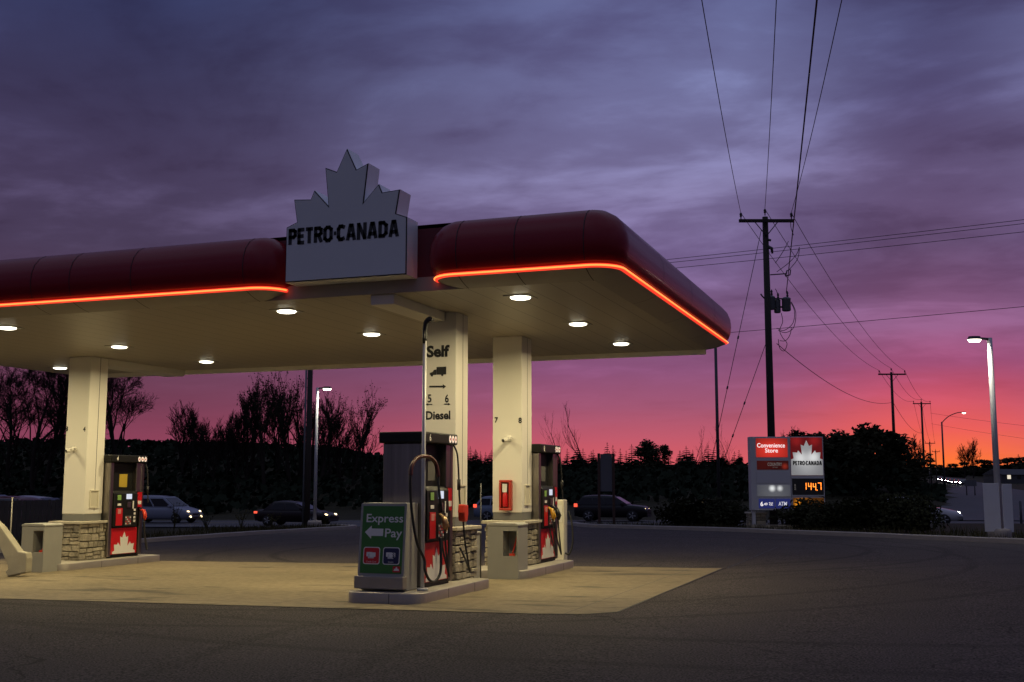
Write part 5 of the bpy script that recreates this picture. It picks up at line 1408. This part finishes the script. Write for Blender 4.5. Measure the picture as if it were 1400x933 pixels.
def conifer_mesh(seed, H, rad, tiers=16):
    rnd = random.Random(seed); tr = MB(); cr = MB()
    tr.tube([(0, 0, 0), (0, 0, H * .98)], [H * .016, .012], 6, caps=False)
    for i in range(tiers):
        f = i / (tiers - 1); z = lerp(H * .10, H * .97, f); rr = rad * (1 - f) ** .8 * rnd.uniform(.75, 1.15) + .16
        for j in range(int(6 + 7 * (1 - f))):
            a = rnd.uniform(0, 6.28); r = rr * rnd.uniform(.6, 1.1); d = Vector((math.cos(a), math.sin(a), 0)); s = Vector((-d.y, d.x, 0))
            b = Vector((0, 0, z)); tip = d * r + Vector((0, 0, z - r * rnd.uniform(.15, .5))); m = b.lerp(tip, .55); w = r * rnd.uniform(.22, .34)
            dz = Vector((0, 0, r * .14))
            cr.add([b, m - s * w - dz, tip, m + s * w - dz, m + dz * 1.2], [(0, 1, 4), (1, 2, 4), (2, 3, 4), (3, 0, 4)])
            for _ in range(2):
                q = b.lerp(tip, rnd.uniform(.4, 1)); e = Vector((rnd.gauss(0, 1), rnd.gauss(0, 1), rnd.gauss(0, .5))).normalized() * r * .22
                cr.add([q - e, q + e * .3 - dz, q + e, q + dz], [(0, 1, 2, 3)])
    cr.tube([(0, 0, H * .93), (0, 0, H * 1.0)], [.07, .015], 4, caps=False)
    return tr, cr
def make_conifer(seed, label, H=9, rad=1.7):
    t = thing('conifer', label, 'tree', (0, 0, 0), 0, 'conifers along the skyline')
    tr, cr = conifer_mesh(seed, H, rad); tr.build('trunk', M_bark, t); cr.build('crown', M_conifer, t); return t
def crown_tree_mesh(seed, H, rx, rz_, n, trunkH, size=.32, blobs=9, hole=.0):
    rnd = random.Random(seed); tr = MB(); cr = MB()
    tr.tube([(0, 0, 0), (.05, 0, trunkH), (0, .05, H * .75)], [H * .028, H * .02, .04], 7, caps=False)
    cs = []
    for i in range(blobs):
        a = rnd.uniform(0, 6.28); f = rnd.uniform(.05, .95); z = lerp(trunkH, H - rz_ * .28, f); k = math.sin(math.pi * min(1, .18 + f * .82)) ** .7
        r = rx * k * rnd.uniform(.15, .75); cs.append((Vector((math.cos(a) * r, math.sin(a) * r, z)), rx * rnd.uniform(.30, .55)))
        tr.tube([(0, 0, trunkH * rnd.uniform(.7, 1.2)), cs[-1][0]], [.07, .02], 4, caps=False)
    cs.append((Vector((0, 0, H - rz_ * .35)), rx * .4))
    for i in range(n):
        c, r = cs[rnd.randrange(len(cs))]
        d = Vector((rnd.gauss(0, 1), rnd.gauss(0, 1), rnd.gauss(0, .8))).normalized(); p = c + d * r * rnd.random() ** .45
        if p.z < .1: p.z = .1 + rnd.random() * .3
        a = Vector((rnd.gauss(0, 1), rnd.gauss(0, 1), rnd.gauss(0, 1))).normalized(); b = a.orthogonal().normalized(); s = size * rnd.uniform(.5, 1.1)
        cr.add([p - a * s, p - b * s * .6, p + a * s, p + b * s * .6], [(0, 1, 2, 3)])
    return tr, cr
def make_crown(seed, label, name='dense_tree', group='dense trees on the skyline', cat='tree', m=None, **k):
    t = thing(name, label, cat, (0, 0, 0), 0, group)
    tr, cr = crown_tree_mesh(seed, **k); tr.build('trunk' if cat == 'tree' else 'stems', M_bark, t); cr.build('crown' if cat == 'tree' else 'foliage', m or M_leaf, t); return t

# skyline between the canopy column and the price sign: tree tops read off the photograph (x, top y)
K1 = make_conifer(3, '', 9, 2.0); K2 = make_conifer(5, '', 9, 1.6); K3 = make_conifer(9, '', 9, 2.6)
used = set()
def sky_tree(protos, px, ytop, D, label, Hm, sink=.2):
    src = protos
    p = at_d(px, ytop, D); gz = ground_z(p.x, p.y); s = max(.25, (p.z - gz + sink) / Hm)
    t = src if src.name not in used else copy_tree(src)
    used.add(src.name); t.location = (p.x, p.y, gz - sink); k = 1.75 if Hm == 9 else 1.3; t.scale = (s * k, s * k, s); t.rotation_euler = (0, 0, random.Random(int(px * 7) + 1).uniform(0, 6.28)); t['label'] = label
    return t
rnd = random.Random(12)
rt = random.Random(31)
tops = [(x + rt.uniform(-3, 3), rt.uniform(613, 629)) for x in list(range(641, 672, 6)) + list(range(762, 1016, 8))] + [(643, 610), (650, 614), (657, 617), (664, 618), (764, 618), (775, 622), (790, 609.5), (797, 613), (811, 614.5), (818, 620), (830, 604.5), (838, 608.5), (848, 613), (856, 616), (863.5, 607), (938, 609.5), (946, 619), (968, 608), (976, 612), (960, 618), (1004, 617), (930, 616), (914, 612), (896, 612), (988, 620)]
def place_words(px):   # landmark below the tree
    if px < 672: return 'between the right columns'
    if px < 800: return 'right of the pump numbered 8'
    if px < 850: return 'above the two-post board'
    if px < 925: return 'beside the big round tree'
    if px < 985: return 'near the thin black pole'
    return 'left of the price sign'
seen = {}
for i, (px, yt) in enumerate(tops):
    w = place_words(px); seen.setdefault(w, []).append((px, yt))
ordn = ['leftmost'] + [w + ' from the left' for w in ('second', 'third', 'fourth', 'fifth', 'sixth', 'seventh', 'eighth', 'ninth', 'tenth', 'eleventh', 'twelfth', 'thirteenth', 'fourteenth', 'fifteenth', 'sixteenth')]
for px, yt in tops:
    w = place_words(px); k = sorted(q[0] for q in seen[w]).index(px)
    sky_tree((K1, K2, K3)[rnd.randrange(3)], px, yt, 128 + rnd.uniform(-8, 22), f'dark conifer {w}, {ordn[k]} of those', 9)
B1 = make_crown(41, 'big round dark tree standing highest on the middle skyline', H=10, rx=3.2, rz_=6, n=2600, trunkH=1.5, size=.36, blobs=14)
sky_tree(B1, 884, 595.5, 122, 'big round dark tree standing highest on the middle skyline', 10)
B2 = make_crown(42, '', H=10, rx=2.2, rz_=6, n=1200, trunkH=2.0, size=.34, blobs=9)
sky_tree(B2, 908, 600.5, 126, 'loose round tree right of the big round tree', 10)
sky_tree(B1, 986, 622, 125, 'low round tree behind the thin black pole', 10)
sky_tree(B2, 1012, 620, 120, 'low round tree just left of the price sign', 10)
# dark clump behind the price sign
B3 = make_crown(43, '', H=10, rx=3.6, rz_=6, n=3200, trunkH=1.0, size=.36, blobs=16)
sky_tree(B3, 1092, 582, 92, 'dark bushy tree directly behind the lit leaf emblem', 10)
sky_tree(B3, 1104, 588, 95, 'low dark tree filling the gap behind the lit leaf emblem', 10)
sky_tree(B1, 1130, 590, 96, 'low dark tree behind the pointed one right of the emblem', 10)
sky_tree(B3, 1165, 592, 97, 'low dark tree left of the tallest one behind the hedge', 10)
sky_tree(B2, 1117, 577, 90, 'pointed dark tree right of the lit leaf emblem', 10)
sky_tree(B1, 1146, 579, 93, 'dark tree left of the tallest tree behind the hedge', 10)
sky_tree(B3, 1186, 572, 90, 'tallest round dark tree behind the hedge', 10)
sky_tree(B2, 1216, 575, 92, 'dark tree directly behind the second utility pole', 10)
sky_tree(B3, 1229, 588, 94, 'rightmost dark tree of the clump, leaves against the glow', 10)
copy_to(T4, 1252, 100, .7, 2, 'small bare sapling right of the dark clump')
copy_to(T4, 1080, 96, .72, 4, 'bare twigs rising left of the dark clump')
T6 = make_bare(71, 'bare twiggy tree above the pump numbered 8', H=6.5, spread=.30, levels=3, kids=(3, 3), up=.8, min_r=.006, low=.15, extra=4, tr=.009)
plant(T6, 768, 125, 1.1, 1)
for px, s, lab in ((800, 1.15, 'bare twiggy tree above the conifers left of the two-post board'), (948, .8, 'bare sapling left of the thin black pole'), (1000, .85, 'bare sapling left of the price sign')):
    copy_to(T6, px, 125, s * 1.1, px, lab)
# far forest at the right: individual tops over the hill
F1 = make_crown(44, '', H=9, rx=2.8, rz_=5, n=700, trunkH=.8, size=.6, blobs=9)
rnd = random.Random(21)
farx = [(1262, 634), (1274, 633), (1284, 634), (1296, 633), (1303, 632), (1318, 630), (1329, 629), (1341, 626), (1350, 627), (1361, 628), (1372, 625), (1382, 623), (1392, 621), (1400, 622)]
for i, (px, yt) in enumerate(farx):
    D = 420 + rnd.uniform(-30, 60)
    src = F1 if i % 3 else K3
    p = at_d(px, yt, D); gz = ground_z(p.x, p.y); Hm = 9
    t = copy_tree(src) if src.name in used else src; used.add(src.name)
    sc_ = max(.45, (p.z - gz + .6) / Hm); t.location = (p.x, p.y, gz - .6); t.scale = (sc_ * 2.4, sc_ * 2.4, sc_)
    t['label'] = f'far dark tree on the right hill, number {i + 1} from the left' ; t['group'] = 'far trees on the right hill'
    t['label'] = 'far dark tree on the hill skyline at the right'
for px, s in ((1319, 1.7), (1330, 2.0)): copy_to(T4, px, 400, s, px, 'far bare tree above the hill, ' + ('left' if px == 1319 else 'right') + ' of the pair near the right lamp post')

# undergrowth along the bank: one uncountable mass
def build_undergrowth():
    rnd = random.Random(99); m = MB()
    for i in range(16000):
        px = rnd.uniform(-40, 1290); D = rnd.uniform(86, 140)
        p = at_d(px, 640, D); gz = ground_z(p.x, p.y)
        hmax = interp(px, [(0, .8), (300, .7), (450, 1.0), (560, .7), (680, .5), (1000, .9), (1090, 2.6), (1235, 2.4), (1250, 1.0), (1300, .6)])
        q = Vector((p.x, p.y, gz + rnd.uniform(0, hmax))); a = Vector((rnd.gauss(0, 1), rnd.gauss(0, 1), rnd.gauss(0, 1))).normalized(); b = a.orthogonal().normalized(); s = rnd.uniform(.18, .5)
        m.add([q - a * s, q - b * s * .7, q + a * s, q + b * s * .7], [(0, 1, 2, 3)])
    structure(m.build('undergrowth', M_conifer), 'stuff')
build_undergrowth()

# hedges and shrubs near the kerb
H1 = make_crown(61, '', 'shrub', 'shrubs behind the right kerb', 'shrub', M_hedge, H=1.45, rx=1.15, rz_=.9, n=1500, trunkH=.2, size=.10, blobs=14)
shr = [(1108, 39.8, 1.02, 'dark shrub overlapping the lower corner of the price sign'), (1132, 39, .92, 'dark shrub second right of the price sign'), (1158, 38.6, .95, 'dark shrub third right of the price sign'), (1185, 38, .97, 'dark shrub in front of the white car roof'), (1212, 37.6, .93, 'dark shrub below the second utility pole'), (1238, 37.2, .90, 'dark shrub in front of the white car door'), (1262, 36.8, .86, 'rightmost dark shrub before the open road'),
       (930, 44, 1.02, 'wide dark shrub left of the guy wire anchors'), (955, 43.5, 1.05, 'dark shrub around the guy wire anchors'), (982, 43, 1.02, 'dark shrub at the foot of the thin black pole'), (1002, 42.5, .95, 'dark shrub left of the price sign stone base')]
for i, (px, D, s, lab) in enumerate(shr):
    t = H1 if i == 0 else copy_tree(H1); plant(t, px, D, s, i * 1.3, .05); t['label'] = lab
    p = at_d(px, 715, D); t.location = (p.x, p.y, ground_z(p.x, p.y) - .05); t.scale = (s * 1.1, s * .9, s * (.72 if px < 1150 else lerp(.76, .98, (px - 1150) / 112)))
# weeds on the left verge and grass along the kerbs
def build_grass():
    rnd = random.Random(4); m = MB()
    def blade(x, y, h):
        z = ground_z(x, y) - .06; a = rnd.uniform(0, 6.28); w = .012 + h * .012; dx, dy = math.cos(a) * w, math.sin(a) * w; l = rnd.gauss(0, h * .3), rnd.gauss(0, h * .3)
        m.add([(x - dx, y - dy, z), (x + dx, y + dy, z), (x + l[0], y + l[1], z + h)], [(0, 1, 2)])
    for K, side in ((KL[2:], 1), (KR[1:9], 1)):
        P = [Vector(p) for p in K]
        for a, b in zip(P, P[1:]):
            L = (b - a).length; t = (b - a).normalized(); n = Vector((-t.y, t.x)) * side
            for _ in range(int(L * 190)):
                o = .15 + rnd.random() ** 1.6 * 5.5; p = a.lerp(b, rnd.random()) + n * o
                blade(p.x, p.y, rnd.uniform(.12, .32))
    structure(m.build('verge_grass', M_blade), 'stuff')
build_grass()
def weed(px, D, h, label):
    p = at_d(px, 720, D); t = thing('tall_weed', label, 'weed', (p.x, p.y, ground_z(p.x, p.y) - .05), 0, 'tall weeds on the left verge'); rnd = random.Random(px)
    m = MB()
    for _ in range(14):
        a = rnd.uniform(0, 6.28); r = rnd.uniform(.05, .45); q = [Vector((0, 0, 0)), Vector((math.cos(a) * r * .4, math.sin(a) * r * .4, h * .5)), Vector((math.cos(a) * r, math.sin(a) * r, h * rnd.uniform(.7, 1.1)))]
        m.tube(q, [.012, .009, .004], 3, caps=False)
        for f in (.55, .75, .95):
            c = q[1].lerp(q[2], (f - .5) * 2); e = Vector((rnd.gauss(0, 1), rnd.gauss(0, 1), .6)).normalized() * .07; s = e.orthogonal().normalized() * .03
            m.add([c, c + e * .5 + s, c + e, c + e * .5 - s], [(0, 1, 2, 3)])
    m.build('stalks', M_blade, t)
for px, D, h, lab in ((238, 52, 1.15, 'tall weed in front of the silver minivan bonnet'), (282, 50, .7, 'low weed right of the silver minivan'), (330, 54, .9, 'weed left of the dark car'), (444, 56, .9, 'weed just right of the back lamp post'), (372, 52, .75, 'weed in front of the dark car')): weed(px, D, h, lab)
